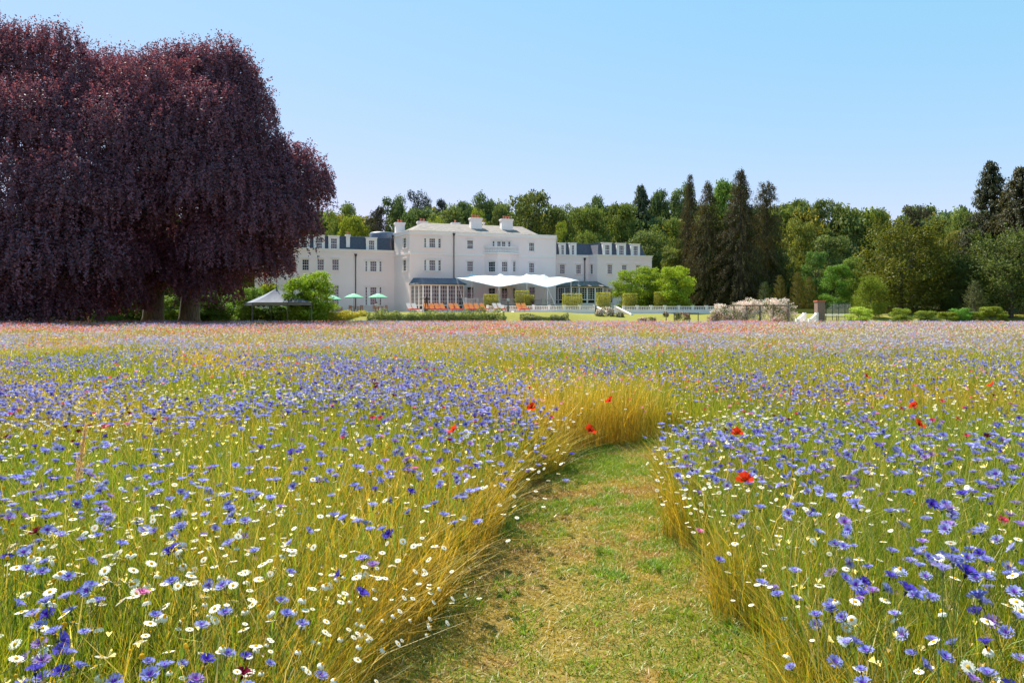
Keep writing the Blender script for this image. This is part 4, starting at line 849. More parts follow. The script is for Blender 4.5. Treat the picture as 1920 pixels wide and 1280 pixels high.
for nm, pl in (('left_wing_cornice', [W0, A]), ('right_wing_cornice', [S1, S2, S3, S4, S5])):
    tr = MB(); band(tr, pl, -.5, .1, ZW - .3, ZW - .02); band(tr, pl, -.5, .22, ZW - .02, ZW + .08); band(tr, pl, -.01, .06, ZW - .62, ZW - .5); zz = FW.z(600, 519) if nm[0] == 'l' else F1.z(1070, 523); band(tr, pl, -.01, .025, zz - .06, zz); tr.build(nm, M['trim'], house)
tr = MB(); zz = FM.z(800, 520); band(tr, [A, L0, R0], -.01, .025, zz - .06, zz); tr.build('string_course', M['trim'], house)
# roofs
def P3(v, z): return (v[0], v[1], z)
rf = MB(); Fb = FM.off(-6.2); t1, t2 = Fb.hit(793), Fb.hit(979); ZR = zat(417.6, Fb.P(t1, 0, 0).y)
e1 = offs([Ab, A, L0, R0], -.4); eR = FM.P(FM.hit(1013, -.4), -.4, 0); r1, r2 = Fb.P(t1, 0, ZR), Fb.P(t2, 0, ZR); eb = FM.P(FM.hit(1013, -.4), -12, 0)
ze = ZM - .02; rf.add([P3(e1[1], ze), P3(e1[2], ze), P3(eR, ze), r2, r1, P3(eb, ze), P3(e1[0], ze)], [(1, 2, 3, 4), (0, 1, 4), (2, 5, 3), (6, 0, 4), (5, 6, 4, 3)])
q1, q2 = FM.P(FM.L - .3, -.4, ze - .02), FM.P(FM.L - .3, -11, ze - .02); rf.add([P3(eR, ze - .02), q1, q2, P3(eb, ze - .02)], [(0, 1, 2, 3)])
rf.build('main_roof', M['slate2'], house)
def mansard(pts, name, H, inset=.75, closed_top=8, endslope=True, mat='slate'):
    mb = MB(); a = offs(pts, -.35); b = offs(pts, -.35 - inset); z0, z1 = ZW + .03, ZW + H
    if endslope: d = (Vector(pts[-1][:2]) - Vector(pts[-2][:2])).normalized(); b[-1] = b[-1] - d * .7; a[-1] = a[-1]
    for i in range(len(pts) - 1): mb.quad(P3(a[i], z0), P3(a[i + 1], z0), P3(b[i + 1], z1), P3(b[i], z1))
    c = [p + Vector((-.15, .99)) * closed_top for p in (b[0], b[-1])]
    for i in range(len(pts) - 1): mb.quad(P3(b[i], z1), P3(b[i + 1], z1), P3(b[i + 1] + Vector((-.15, .99)) * closed_top, z1 + .02), P3(b[i] + Vector((-.15, .99)) * closed_top, z1 + .02))
    e = a[-1] + Vector((-.15, .99)) * closed_top; mb.quad(P3(a[-1], z0), P3(e, z0), P3(c[1], z1), P3(b[-1], z1)); e = a[0] + Vector((-.15, .99)) * closed_top; mb.quad(P3(e, z0), P3(a[0], z0), P3(b[0], z1), P3(c[0], z1))
    r_ = mb.build(name, M[mat], house); l = MB(); band(l, [P3(p, 0) for p in b], -.08, .06, z1 - .03, z1 + .09); k = l.build('roof_edge', M['lead']); k.parent = r_; return r_
HL = zat(443.5, 103) - ZW; HR = zat(456.2, 113) - ZW
A_ = (A[0] - DU.x * .4, A[1] - DU.y * .4); mansard([W0, A_], 'left_mansard_roof', HL, endslope=False)
mansard([S1, S2, S3, (S4[0] - .9, S4[1] - .2)], 'right_mansard_roof', HR)
def dormer(F, gl, fr, y0, y1, ytop, cols=3):
    o = -.32; t0, t1 = F.hit(gl[0], o), F.hit(gl[1], o); xm = sum(gl) / 2; f0, f1 = F.hit(fr[0], o), F.hit(fr[1], o); zb, zt, zc = ZW + .12, F.z(xm, y0, o), F.z(xm, ytop, o)
    G = F.off(o); mb = MB()
    G.box(mb, f0, t0, -.12, 0, zb - .08, zt); G.box(mb, t1, f1, -.12, 0, zb - .08, zt); G.box(mb, f0, f1, -.12, 0, zt, zc); G.box(mb, f0 - .08, f1 + .08, -1.3, .1, zc, zc + .08)
    for a, b in ((f0 + .01, f0 + .09), (f1 - .09, f1 - .01)): G.box(mb, a, b, -1.2, -.12, zb - .08, zc - .005)
    d_ = mb.build('dormer', M['trim'], house)
    window_t(G, t0, t1, zb, zt, cols, 4, False, d_, 'glass', 0) if False else None
    w = MB(); pb = MB(); f = .05; 
    G.box(w, t0, t0 + f, -.11, -.03, zb, zt); G.box(w, t1 - f, t1, -.11, -.03, zb, zt); G.box(w, t0 + f, t1 - f, -.11, -.03, zt - f, zt); G.box(w, t0 + f, t1 - f, -.11, -.03, zb, zb + f); G.box(w, t0 + f, t1 - f, -.11, -.025, (zb + zt) / 2 - .03, (zb + zt) / 2 + .03)
    for k in range(1, cols): tt = t0 + (t1 - t0) * k / cols; G.box(w, tt - .015, tt + .015, -.1, -.05, zb + f, zt - f)
    for k in (1, 3): zz = zb + (zt - zb) * k / 4; G.box(w, t0 + f, t1 - f, -.098, -.048, zz - .015, zz + .015)
    w_ = w.build('window_sash', M['trim']); w_.parent = d_
    pb.quad(G.P(t0, -.09, zb), G.P(t1, -.09, zb), G.P(t1, -.09, zt), G.P(t0, -.09, zt)); p_ = pb.build('pane', M['glass']); p_.parent = d_
for gl, fr, y0, yt in (((536, 547), (532, 551), 444.5, 440), ((564.5, 576), (560, 581), 445, 440.5), ((592.5, 604.1), (588, 609), 445.6, 441.2), ((620.1, 632), (615.8, 636.5), 446.8, 442.4), ((691.4, 702.2), (686.4, 707), 450.6, 446.2)): dormer(FW, gl, fr, y0, 466, yt)
for gl, fr in (((1052.5, 1057.6), (1048.5, 1061)), ((1072, 1077), (1068, 1081))): dormer(F1, gl, fr, 459.6, 476, 456, 2)
for gl, fr, y0, yt in (((1134.7, 1143.2), (1130, 1147), 459.2, 455.5), ((1160.9, 1170), (1156.5, 1173.8), 460.4, 456.6), ((1187.8, 1196.2), (1183, 1200), 461.4, 457.8)): dormer(F3, gl, fr, y0, 477, yt)
def chimney(F, x0, x1, ytop, ybase_z, o, depth=1.3, pots=3, flare=True):
    a, b = F.hit(x0, o), F.hit(x1, o); zt = F.z((x0 + x1) / 2, ytop, o); G = F.off(o); mb = MB(); w = b - a; G.box(mb, a + .12, b - .12, -depth, 0, ybase_z, zt - .35); G.box(mb, a + .05, b - .05, -depth - .06, .06, zt - .35, zt - .2); G.box(mb, a, b, -depth - .1, .1, zt - .2, zt)
    c = mb.build('chimney', M['trim'], house)
    for k in range(pots):
        p = G.P(a + (b - a) * (k + 1) / (pots + 1) if w > .9 else (a + b) / 2, -depth * (k + 1) / (pots + 1), zt); q = MB(); q.lathe([(.17, 0), (.15, .1), (.13, .35), (.17, .4), (.17, .5), (.1, .5)], 10, p); s = q.build('chimney_pot', M['terracotta'], None, True); s.parent = c
chimney(FM, 881.7, 905, 408.3, ZM - .1, -3.4, 1.1, 3); chimney(FM, 939.5, 962.9, 410.5, ZM - .1, -3.4, 1.1, 3)
chimney(FM, 740.7, 760.5, 417, ZM - 1.5, -7, 1.4, 2); chimney(FM, 783, 803, 414.8, ZM - .1, -9.5, 1.2, 2); chimney(FM, 847, 863, 417.3, ZM - .1, -11, 1.2, 1); chimney(FM, 905.5, 909.5, 416.5, ZM, -11, .5, 1); chimney(FW, 647.5, 657.7, 439.6, ZW - .1, -.5, .9, 1)
# rooftop lead lantern behind the left mansard
c = at(718, 450, 112); q = MB(); q.lathe([(2.2, -2.5), (2.2, .45), (2.0, .75), (.3, .95)], 20, (c.x, c.y, c.z + .4)); q.build('roof_lantern', M['lead'], house, True)
for F_, px, ya, yb in ((FW, 666.8, 478, 580), (FW, 736.5, 443, 471), (FM, 850.8, 439.5, 524), (F1, 1096, 485.5, 528), (F2, 1105.3, 0, 0)):
    if not ya: continue
    t = F_.hit(px); p = F_.P(t, .14, 0); q = MB(); q.tube([(p.x, p.y, F_.z(px, yb)), (p.x, p.y, F_.z(px, ya) - .25)], .07, 8); q.lathe([(.08, 0), (.2, .3), (.22, .45)], 8, (p.x, p.y, F_.z(px, ya) - .3)); q.build('downpipe', M['pipe'], house)
# conservatories
def conservatory(pts, zb, ze_, zr, back_off, bays, mats='trim', roofmat='lead', name='conservatory', roofback=None):
    fr = MB(); low = .75
    c = bpy.data.objects.new(name, None)
    for i, (a, b) in enumerate(zip(pts[:-1], pts[1:])):
        F = Fac(a, b); n = bays[i]; pn = MB(); F.box(fr, 0, F.L, -.12, 0, zb, zb + .25); F.box(fr, 0, F.L, -.12, 0, ze_ - .22, ze_); F.box(fr, 0, F.L, -.1, -.01, zb + low, zb + low + .14)
        for k in range(n + 1):
            t = F.L * k / n; w = .12 if F.L / n > .8 else .07; F.box(fr, max(0, t - w), min(F.L, t + w), -.14, .02, zb, ze_)
        for k in range(n):
            a0, a1 = F.L * k / n, F.L * (k + 1) / n
            for j in (1, 2): t = a0 + (a1 - a0) * j / 3; F.box(fr, t - .02, t + .02, -.09, -.03, zb + low, ze_ - .2)
            for j in range(1, 5): z = zb + low + .1 + (ze_ - zb - low - .3) * j / 5; F.box(fr, a0, a1, -.088, -.032, z - .018, z + .018)
        yield_p.append((F, zb, ze_))
    return fr
yield_p = []
def build_cons(pts, zb, ze_, zr, bays, rb, label=None, frame='trim', roofmat='lead'):
    yield_p.clear(); fr = conservatory(pts, zb, ze_, zr, 0, bays); f = fr.build('conservatory', M[frame], house)
    for (F, a, b) in yield_p:
        p = MB(); p.quad(F.P(.05, -.07, a + .1), F.P(F.L - .05, -.07, a + .1), F.P(F.L - .05, -.07, b - .05), F.P(.05, -.07, b - .05)); o = p.build('pane', M['doorglass']); o.parent = f
    e = offs(pts, .3); r_ = MB(); n = len(pts); base = [P3(p, ze_) for p in e]; top = [P3(p, zr) for p in rb]
    for i in range(n - 1): r_.quad(base[i], base[i + 1], top[i + 1], top[i])
    for i in range(n - 1):
        L = (Vector(base[i + 1]) - Vector(base[i])).length; m = max(1, int(L / .6))
        for k in range(m + 1):
            s = k / m; a = Vector(base[i]).lerp(Vector(base[i + 1]), s); b = Vector(top[i]).lerp(Vector(top[i + 1]), s); r_.tube([a + Vector((0, 0, .02)), b + Vector((0, 0, .02))], .025, 4)
    r_.quad(*[P3(p, ze_ - .01) for p in (e[0], e[-1], rb[-1], rb[0])])
    o = r_.build('conservatory_roof', M[roofmat]); o.parent = f
    g = MB(); band(g, e, -.05, .06, ze_ - .05, ze_ + .06); o = g.build('gutter', M['pipe']); o.parent = f
co = 3.0; cA = FM.P(.15, .05, 0); cB = FM.P(FM.hit(793, co), co, 0); cC = FM.P(FM.hit(870, co), co, 0); cD = FM.P(FM.hit(870, co), .05, 0)
zc0 = zat(583, 97); zce = zat(532.2, 97.5); zcr = FM.z(800, 521.5)
build_cons([cA, cB, cC, cD], zc0, zce, zcr, (3, 5, 3), [FM.P(.6, .02, 0), FM.P(FM.hit(788, .6), .6, 0), FM.P(FM.hit(852, .6), .6, 0), FM.P(FM.hit(856, .02), .02, 0)])
dA = F1.P(.3, .05, 0); dB = F1.P(F1.hit(1071, 4.2), 4.2, 0); dC = F1.P(F1.hit(1131, 4.2), 4.2, 0); dD = F1.P(F1.hit(1141, .3) , .3, 0)
zd0 = zat(571, 107); zde = zat(537, 108); zdr = zat(527, 111)
build_cons([F1.P(-1.0, .6, 0), dB, dC, dD], zd0, zde, zdr, (3, 4, 2), [F1.P(-.2, .3, 0), F1.P(F1.hit(1078, 1.6), 1.6, 0), F1.P(F1.hit(1118, 1.6), 1.6, 0), F1.P(F1.hit(1122, .2), .2, 0)], roofmat='slate2')
b_ = MB(); q = offs([F1.P(-1.0, .6, 0), dB, dC, dD], -.02); band(b_, q, -.2, 0, 1.4, zd0); b_.build('conservatory_plinth', M['stucco'], house)
b_ = MB(); q = offs([cA, cB, cC, cD], -.02); band(b_, q, -.2, 0, 1.4, zc0); b_.build('conservatory_plinth', M['stucco'], house)

# ------------------------------------------------------------------ terraces, balustrades, steps
mb = MB(); mb.box(at(600, 0, 92).x, at(870, 0, 92).x, 88.6, 101.5, 1.5, 1.635); mb.box(at(870, 0, 92).x, at(1040, 0, 92).x, 88.6, 92.0, 1.5, 1.635); o = mb.build('gravel_path_and_bounce', M['paving']); o['kind'] = 'structure'  # gravel path; the pale apron up to the walls is added to bounce sunlight
ZU = zat(569.5, 96.5)          # upper terrace in front of the loggia
tU0, tU1 = FM.hit(871, 4.4), FM.hit(1037, 4.4); up = FM.off(4.4)
mb = MB(); FM.box(mb, tU0, FM.L + 2.5, .05, 4.55, 1.3, ZU - .004); o = mb.build('terrace', M['stone']); o['kind'] = 'structure'
u0, u1 = FM.P(tU0 + .2, 4.35, 0), FM.P(tU1, 4.35, 0)
bt = empty('balustrade', (u0.x, u0.y, ZU), world=True); tag(bt, 'white balustrade edging the raised terrace under the stretch tent', 'balustrade', 'white balustrades of the terraces'); balrun(bt, u0, u1, ZU, .82, .22, 8)
ZG = 2.02                      # garden terrace with the clipped hedges
g0, g1 = at(905, 0, 92.6), at(1116, 0, 92.6); gs = at(1169, 0, 92.8); ge = at(1352, 0, 94.5)
mb = MB()
mb.box(g0.x, ge.x + 30, 92.75, 93.9, 1.2, ZG - .01); mb.box(g0.x, ge.x + 30, 93.9, 96.0, 1.2, ZG - .002); o = mb.build('garden_terrace', M['lawn']); o['kind'] = 'structure'
l0 = at(914, 0, 92.5); l1 = at(1116, 0, 92.5)
bt = empty('balustrade', (l0.x, l0.y, ZG), world=True); tag(bt, 'long white balustrade in front of the clipped hedges left of the white steps', 'balustrade', 'white balustrades of the terraces'); balrun(bt, l0, l1, zat(581.2, 92.5), zat(573.2, 92.5) - zat(581.2, 92.5), .23, 7, .1, extra=.5)
l2 = at(1169, 0, 92.5); l3 = at(1350, 0, 92.5)
bt = empty('balustrade', (l2.x, l2.y, ZG), world=True); tag(bt, 'white balustrade running from the white steps to the rose pergola', 'balustrade', 'white balustrades of the terraces'); balrun(bt, l2, l3, zat(582, 92.5), zat(573.8, 92.5) - zat(582, 92.5), .23, 7, .1, extra=.6)
def steps(px0, px1, Y, ztop, zbot, run, skew, label, balus=True):
    a, b = at(px0, 0, Y), at(px1, 0, Y); root = empty('garden_steps', (a.x, a.y, zbot), world=True); tag(root, label, 'steps', 'garden steps'); n = max(3, int((ztop - zbot) / .16)); mb = MB()
    for k in range(n):
        y = Y - run * (k + 1) / n; s = skew * (k + 1) / n; mb.box(a.x + s, b.x + s, y, y + run / n + .02 * (k > 0), zbot - .1, ztop - (ztop - zbot) * (k + 1) / (n + 1))
    mb.build('treads', M['stone'], root)
    for x in (a.x, b.x):
        h = .75 if balus else .3; q = MB(); p0, p1 = Vector((x, Y, ztop)), Vector((x + skew, Y - run, zbot)); w = .14
        for z0_, z1_ in ((-.25, .08), (h - .12, h)):
            q.add([(p0.x - w, p0.y, p0.z + z0_), (p0.x + w, p0.y, p0.z + z0_), (p0.x + w, p0.y, p0.z + z1_), (p0.x - w, p0.y, p0.z + z1_), (p1.x - w, p1.y, p1.z + z0_), (p1.x + w, p1.y, p1.z + z0_), (p1.x + w, p1.y, p1.z + z1_), (p1.x - w, p1.y, p1.z + z1_)],
                  [(0, 1, 2, 3), (4, 7, 6, 5), (0, 3, 7, 4), (1, 5, 6, 2), (3, 2, 6, 7), (0, 4, 5, 1)])
            if not balus: break
        if balus:
            L = (p1 - p0).length; m = int(L / .24)
            for k in range(m):
                p = p0.lerp(p1, (k + .5) / m); q.lathe([(.05, .06), (.07, .25 * h), (.035, .6 * h), (.06, h - .1)], 6, p)
            for p in (p0, p1): q.box(p.x - .17, p.x + .17, p.y - .17, p.y + .17, p.z - .3, p.z + h + .08)
        q.build('balustrade_flight' if balus else 'side_rail', M['trim'], root)
steps(1118, 1154, 92.5, 1.66, .55, 3.6, 1.6, 'white steps with sloping balustrades descending through the white roses')
steps(1508, 1531, 80, .72, .02, 2.2, -1.75, 'small white stone steps with balusters beside the brick pillar')
steps(941, 961, 86.5, 1.62, .2, 4.2, .55, 'plain grass bank steps with two white side rails below the sun loungers', False)
# clipped hedge blocks
def leafy_box(name, x0, x1, y0, y1, z0, z1, n, size, colr, label, cat, group=None, blossom=None, lump=0.0):
    root = None; P = []; Nn = []
    dims = np.array([x1 - x0, y1 - y0, z1 - z0]); areas = [dims[1] * dims[2]] * 2 + [dims[0] * dims[2]] * 2 + [dims[0] * dims[1]] * 2
    f = rng.choice(6, n, p=np.array(areas) / sum(areas)); q = rng.uniform(0, 1, (n, 3)); ax = f // 2; q[np.arange(n), ax] = f % 2; Nn = np.zeros((n, 3)); Nn[np.arange(n), ax] = (f % 2) * 2 - 1.
    P = np.array([x0, y0, z0]) + q * dims + rng.normal(0, size * .35, (n, 3)); 
    if lump: P[:, 2] += lump * (noise2(P[:, 0], P[:, 1], 2.2, 5) - .5) * (q[:, 2])
    V, F = leafcards(P, Nn + rng.normal(0, .55, (n, 3)), size * rng.uniform(.7, 1.3, n)); C = np.tile(colr, (n, 1)) * rng.uniform(.7, 1.3, (n, 1))
    if blossom is not None: k = rng.uniform(0, 1, n) < blossom[0] * np.clip(noise2(P[:, 0], P[:, 2] * 1.5, 2.5, 8) * 1.6, .2, 1.2); C[k] = np.array(blossom[1])[rng.integers(0, len(blossom[1]), k.sum())]
    ci = rng.uniform(0, 1, n) < .45; P[ci] = P[ci] * .0 + np.array([x0, y0, z0]) + rng.uniform(.06, .94, (ci.sum(), 3)) * dims * np.array([1, 1, .9]); V, F = leafcards(P, Nn + rng.normal(0, .6, (n, 3)), size * rng.uniform(.8, 1.5, n)); me = bulk(name, V, F, np.repeat(C, 4, 0), M['petal'] if False else M['grass']); o = bpy.data.objects.new(name, me); col.objects.link(o); tag(o, label, cat, group)
    k = MB()
    for i in range(max(3, int((x1 - x0) / .5))):
        xx = x0 + (x1 - x0) * (i + .5) / max(3, int((x1 - x0) / .5)); k.tube([(xx, (y0 + y1) / 2, z0 - .1), (xx + .05, (y0 + y1) / 2, z0 + (z1 - z0) * .4), (xx + .15, (y0 + y1) / 2, z0 + (z1 - z0) * .7)], [.03, .02, .008], 5)
    t = k.build('twigs', M['bark']); t.parent = o; return o
HG = 'clipped hedge blocks on the garden terrace'; hc = (.36, .36, .06)
def hedge(px0, px1, top, Y, label, zb=ZG, dp=1.1):
    a, b = at(px0, top, Y), at(px1, top, Y); return leafy_box('hedge_block', a.x, b.x, Y, Y + dp, zb, a.z, 6500, .085, hc, label, 'hedge', HG)
hedge(907, 934, 552, 93.4, 'first square clipped hedge block, below the left part of the tent')
hedge(966, 992, 545, 93.6, 'tall square clipped hedge block under the middle of the tent')
hedge(983, 1001.5, 553.5, 93.1, 'lower clipped hedge block set against the tall one', dp=.45)
hedge(1055.4, 1091.5, 550.6, 93.5, 'widest clipped hedge block, in front of the right conservatory')
hedge(1120, 1145, 548.5, 93.4, 'clipped hedge block at the top of the white steps')
hedge(1169.4, 1196, 550.5, 93.5, 'clipped hedge block right of the white steps')
hedge(1228.5, 1255.6, 548, 93.5, 'last clipped hedge block, standing before the yellow green trees')
# low planting along the bank
a, b = at(617, 585, 84), at(687, 585, 84); leafy_box('hedge', a.x, b.x, 83.5, 84.6, .2, zat(586, 84), 8000, .12, (.46, .42, .05), 'low bright yellow hedge right of the green laurel', 'hedge', lump=.5)
a, b = at(690, 585, 82.5), at(945, 585, 82.5); leafy_box('planting_border', a.x, b.x, 82.0, 83.6, .5, zat(587.5, 82.5), 26000, .13, (.20, .25, .09), 'long low green lavender border below the sun loungers', 'border', lump=1.3)
a, b = at(975, 590, 82.5), at(1065, 590, 82.5); leafy_box('planting_border', a.x, b.x, 82.0, 82.8, .4, zat(592.5, 82.5), 9000, .1, (.14, .17, .09), 'shorter dark green border right of the grass bank steps', 'border', lump=.9)
# roses
def roses(px0, px1, top, Y, dp, zb, n, label, cols_, bl=.6, group='flowering rose bushes', name='rose_bush', arch=.35):
    a, b = at(px0, top, Y), at(px1, top, Y); cx = (a.x + b.x) / 2; w = (b.x - a.x) / 2; h = a.z - zb; c0, c1 = len(cols_), 0
    d = rng.normal(0, 1, (n, 3)); d /= np.linalg.norm(d, axis=1, keepdims=True); d[:, 2] = np.abs(d[:, 2]); s = np.sign(d) * np.abs(d) ** .6
    r = rng.uniform(.72, 1.03, n) + .16 * (noise2(d[:, 0] * w * 2, d[:, 2] * h * 3, 2.0, n % 7) - .5) * 2
    P = np.array([cx, Y, zb]) + s * np.array([w, dp, h]) * r[:, None]; V, F = leafcards(P, d + rng.normal(0, .6, (n, 3)), .11 * rng.uniform(.7, 1.4, n), .8)
    C = np.tile([.13, .17, .035], (n, 1)) * rng.uniform(.6, 1.3, (n, 1)); k = rng.uniform(0, 1, n) < bl * np.clip(.35 + 1.1 * noise2(P[:, 0], P[:, 2], 3.0, 2) , 0, 1.3) * (.55 + .45 * (P[:, 2] - zb) / h); C[k] = np.array(cols_)[rng.integers(0, len(cols_), k.sum())]
    o = bpy.data.objects.new(name, bulk(name, V, F, np.repeat(C, 4, 0), M['petal'])); col.objects.link(o); tag(o, label, 'rose bush', group); return o
WH = [(.90, .74, .62), (.90, .80, .70), (.86, .62, .56)]; PK = [(.75, .45, .42), (.82, .62, .58), (.7, .38, .38)]
roses(1375, 1487, 560, 82, 1.6, .2, 17000, 'large mound of white climbing roses covering the pergola', WH, 1.0)
roses(1336, 1400, 572, 81, 1.3, .1, 6000, 'lower white rose mound on the left shoulder of the pergola', WH, .95)
roses(1326, 1385, 584, 79.5, .8, .0, 4000, 'pink rose bush at the left foot of the pergola', PK, .6)
roses(1447, 1470, 594, 79, .5, .0, 900, 'little pink rose bush at the foot of the right end of the pergola', PK, .6)
roses(1116, 1152, 578, 88, .7, .9, 3500, 'white roses spilling over the top of the white steps', WH, .55)
roses(1154, 1170, 584, 87, .5, .7, 1400, 'pale rose bush on the right side of the white steps', WH, .4)
roses(1198, 1232, 594, 82, .5, .2, 1500, 'low pink roses at the foot of the white steps', PK, .6)
roses(1264, 1294, 585, 82, .5, .5, 1600, 'square pink rose bush trained on the wooden rail', PK, .5)
roses(1243, 1254, 584, 82, .35, 1.0, 500, 'small standard rose on a bare stem by the wooden rail', PK, .5)
# pergola
root = empty('rose_pergola', (*at(1430, 0, 82).xy, 0), world=True); tag(root, 'weathered wooden pergola buried under white roses', 'pergola')
for px in (1376, 1400, 1425, 1450, 1478):
    for dy in (-1.5, 1.5):
        p = at(px, 0, 82 + dy); q = MB(); q.box(p.x - .08, p.x + .08, p.y - .08, p.y + .08, 0, 2.3); q.build('post', M['greywood'], root)
p, p2 = at(1370, 0, 80.5), at(1484, 0, 80.5)
for dy in (0, 3): q = MB(); q.box(p.x, p2.x, 80.4 + dy, 80.52 + dy, 2.3, 2.44); q.build('beam', M['greywood'], root)
root = empty('rose_rail', (*at(1270, 0, 81.5).xy, 0), world=True); tag(root, 'dark wooden rail fence supporting roses on the lower lawn', 'rail fence')
for px in (1249, 1264, 1293, 1309): p = at(px, 0, 81.5); q = MB(); q.box(p.x - .05, p.x + .05, 81.45, 81.55, 0, zat(586, 81.5)); q.build('post', M['greywood'], root)
p, p2 = at(1249, 0, 81.5), at(1310, 0, 81.5); q = MB(); q.box(p.x, p2.x, 81.47, 81.53, zat(588, 81.5), zat(586.6, 81.5)); q.build('rail', M['greywood'], root)
# brick pillar, tennis fence, bench
a, b = at(1533, 565.5, 80), at(1547, 565.5, 80); root = empty('brick_pillar', (a.x, 80, 0), world=True); tag(root, 'square brick gate pillar with a terracotta cap right of the small steps', 'pillar')
q = MB(); q.box(a.x, b.x, 80, 80.9, 0, a.z); q.build('shaft', M['brick'], root); q = MB(); q.box(a.x - .07, b.x + .07, 79.93, 80.97, a.z, a.z + .14); q.build('cap', M['terracotta'], root)
root = empty('tennis_court_fence', (*at(1550, 0, 84).xy, 0), world=True); tag(root, 'dark wire tennis court fence between brick pillar and yew', 'fence')
a, b = at(1549, 569, 84), at(1596, 569, 84)
for k in range(5): x = a.x + (b.x - a.x) * k / 4; q = MB(); q.tube([(x, 84, 0), (x, 84, a.z)], .04, 6); q.build('post', M['darkgreen'], root)
q = MB(); n = 44
for s in (1, -1):
    for k in range(-14, 34):
        x = a.x + k * .125; x2 = x + s * a.z; lo, hi = (x, x2) 
        t0, t1 = 0., 1.
        for X, in ((a.x,), (b.x,)):
            pass
        pts = [(x + s * a.z * t / 20, 84, a.z * t / 20) for t in range(21)]; pts = [p for p in pts if a.x <= p[0] <= b.x]
        if len(pts) > 1: q.tube([pts[0], pts[-1]], .008, 3, False)
q.build('wire_mesh', M['wire'], root); q = MB(); q.tube([(a.x, 84, a.z), (b.x, 84, a.z)], .03, 6); q.tube([(a.x, 84, 1.0), (b.x, 84, 1.0)], .025, 6); q.build('rail', M['darkgreen'], root)
a = at(1575, 590, 79); root = empty('goal_frame', (a.x, 79, 0), world=True); tag(root, 'low pale rail frame on posts before the tennis court fence', 'rail frame')
a, b = at(1548, 591, 79), at(1590, 591, 79); q = MB(); q.tube([(a.x, 79, a.z), (b.x, 79, a.z)], .05, 6); q.build('rail', M['stone'], root)
for k in range(3): x = a.x + (b.x - a.x) * k / 2; q = MB(); q.tube([(x, 79, 0), (x, 79, a.z - .04)], .05, 6); q.build('post', M['greywood'], root)

# ------------------------------------------------------------------ stretch tent
ctrl = [  # px, py, Y
    (855.6, 521, 96.0), (884.4, 509.7, 98.8), (910, 518.5, 98.2), (938.2, 512, 98.0), (962, 520, 98.2), (988, 512.6, 98.2), (1004, 520, 98.6), (1020.7, 513.3, 99), (1050, 520.5, 99.5), (1086, 526.5, 100.5),
    (895, 529.5, 95.3), (935.6, 538, 94.9), (962, 534, 95.0), (988, 530.5, 95.1), (1008, 535.5, 95.2), (1026.6, 539.5, 95.4), (1050, 533.5, 96.9), (1070.6, 529, 98),
    (884, 519, 101.2), (938, 522, 103), (988, 523, 104.2), (1020, 523.5, 105), (1060, 525.5, 105)]
cp = np.array([list(at(*c)) for c in ctrl]); n = len(cp); CUSP = cp[[1, 3, 5, 7]].copy(); cp[[1, 3, 5, 7], 2] -= 1.0
def tpsk(r): return np.where(r > 1e-6, r * r * np.log(np.maximum(r, 1e-9)), 0)
K = tpsk(np.linalg.norm(cp[:, None, :2] - cp[None, :, :2], axis=2)) + .05 * np.eye(n); Pm = np.hstack([np.ones((n, 1)), cp[:, :2]]); Am = np.block([[K, Pm], [Pm.T, np.zeros((3, 3))]]); co_ = np.linalg.solve(Am, np.concatenate([cp[:, 2], [0, 0, 0]]))
def tentz(x, y): q = np.array([x, y]); return float(tpsk(np.linalg.norm(cp[:, :2] - q, axis=1)) @ co_[:n] + co_[n] + co_[n + 1] * x + co_[n + 2] * y + 1.0 * sum(math.exp(-math.hypot(x - c[0], y - c[1]) / .8) for c in CUSP))
front = [at(*ctrl[i]) for i in (0, 10, 11, 12, 13, 14, 15, 16, 17, 9)]; backl = [at(*ctrl[i]) for i in (0, 18, 19, 20, 21, 22, 9)]
def along(pl, s):
    d = [0]
    for p, q in zip(pl[:-1], pl[1:]): d.append(d[-1] + (q.xy - p.xy).length)
    s *= d[-1]
    for i in range(len(pl) - 1):
        if s <= d[i + 1] + 1e-9: return pl[i].xy.lerp(pl[i + 1].xy, (s - d[i]) / (d[i + 1] - d[i]))
    return pl[-1].xy
tent = empty('stretch_tent', (-1, 98, ZU), world=True); tag(tent, 'white peaked stretch tent shading the house terrace', 'tent')
mb = MB(); NU, NV = 90, 22; vs = []
for i in range(NU + 1):
    f, b = along(front, i / NU), along(backl, i / NU)
    for j in range(NV + 1): p = f.lerp(b, j / NV); vs.append((p.x, p.y, tentz(p.x, p.y)))
mb.add(vs, [(i * (NV + 1) + j, (i + 1) * (NV + 1) + j, (i + 1) * (NV + 1) + j + 1, i * (NV + 1) + j + 1) for i in range(NU) for j in range(NV)])
o = mb.build('canopy', M['canvas'], tent, True); sm = o.modifiers.new('thick', 'SOLIDIFY'); sm.thickness = .02
for i in (1, 3, 5, 7, 11, 13, 15, 17): p = at(*ctrl[i]); q = MB(); q.tube([(p.x, p.y, ZU if i > 9 or True else 0), (p.x, p.y, tentz(p.x, p.y) - .02)], .05, 8); q.build('pole', M['trim'], tent)
for i, dx, dy, zz in ((0, 1.6, -3.2, 1.65), (15, 1.2, -2.0, ZG), (9, -1.0, -3, ZG), (11, -.8, -1.2, ZG)): p = at(*ctrl[i]); q = MB(); q.tube([(p.x, p.y, tentz(p.x, p.y)), (p.x + dx, p.y + dy, zz)], .02, 4); q.build('guy_rope', M['trim'], tent)

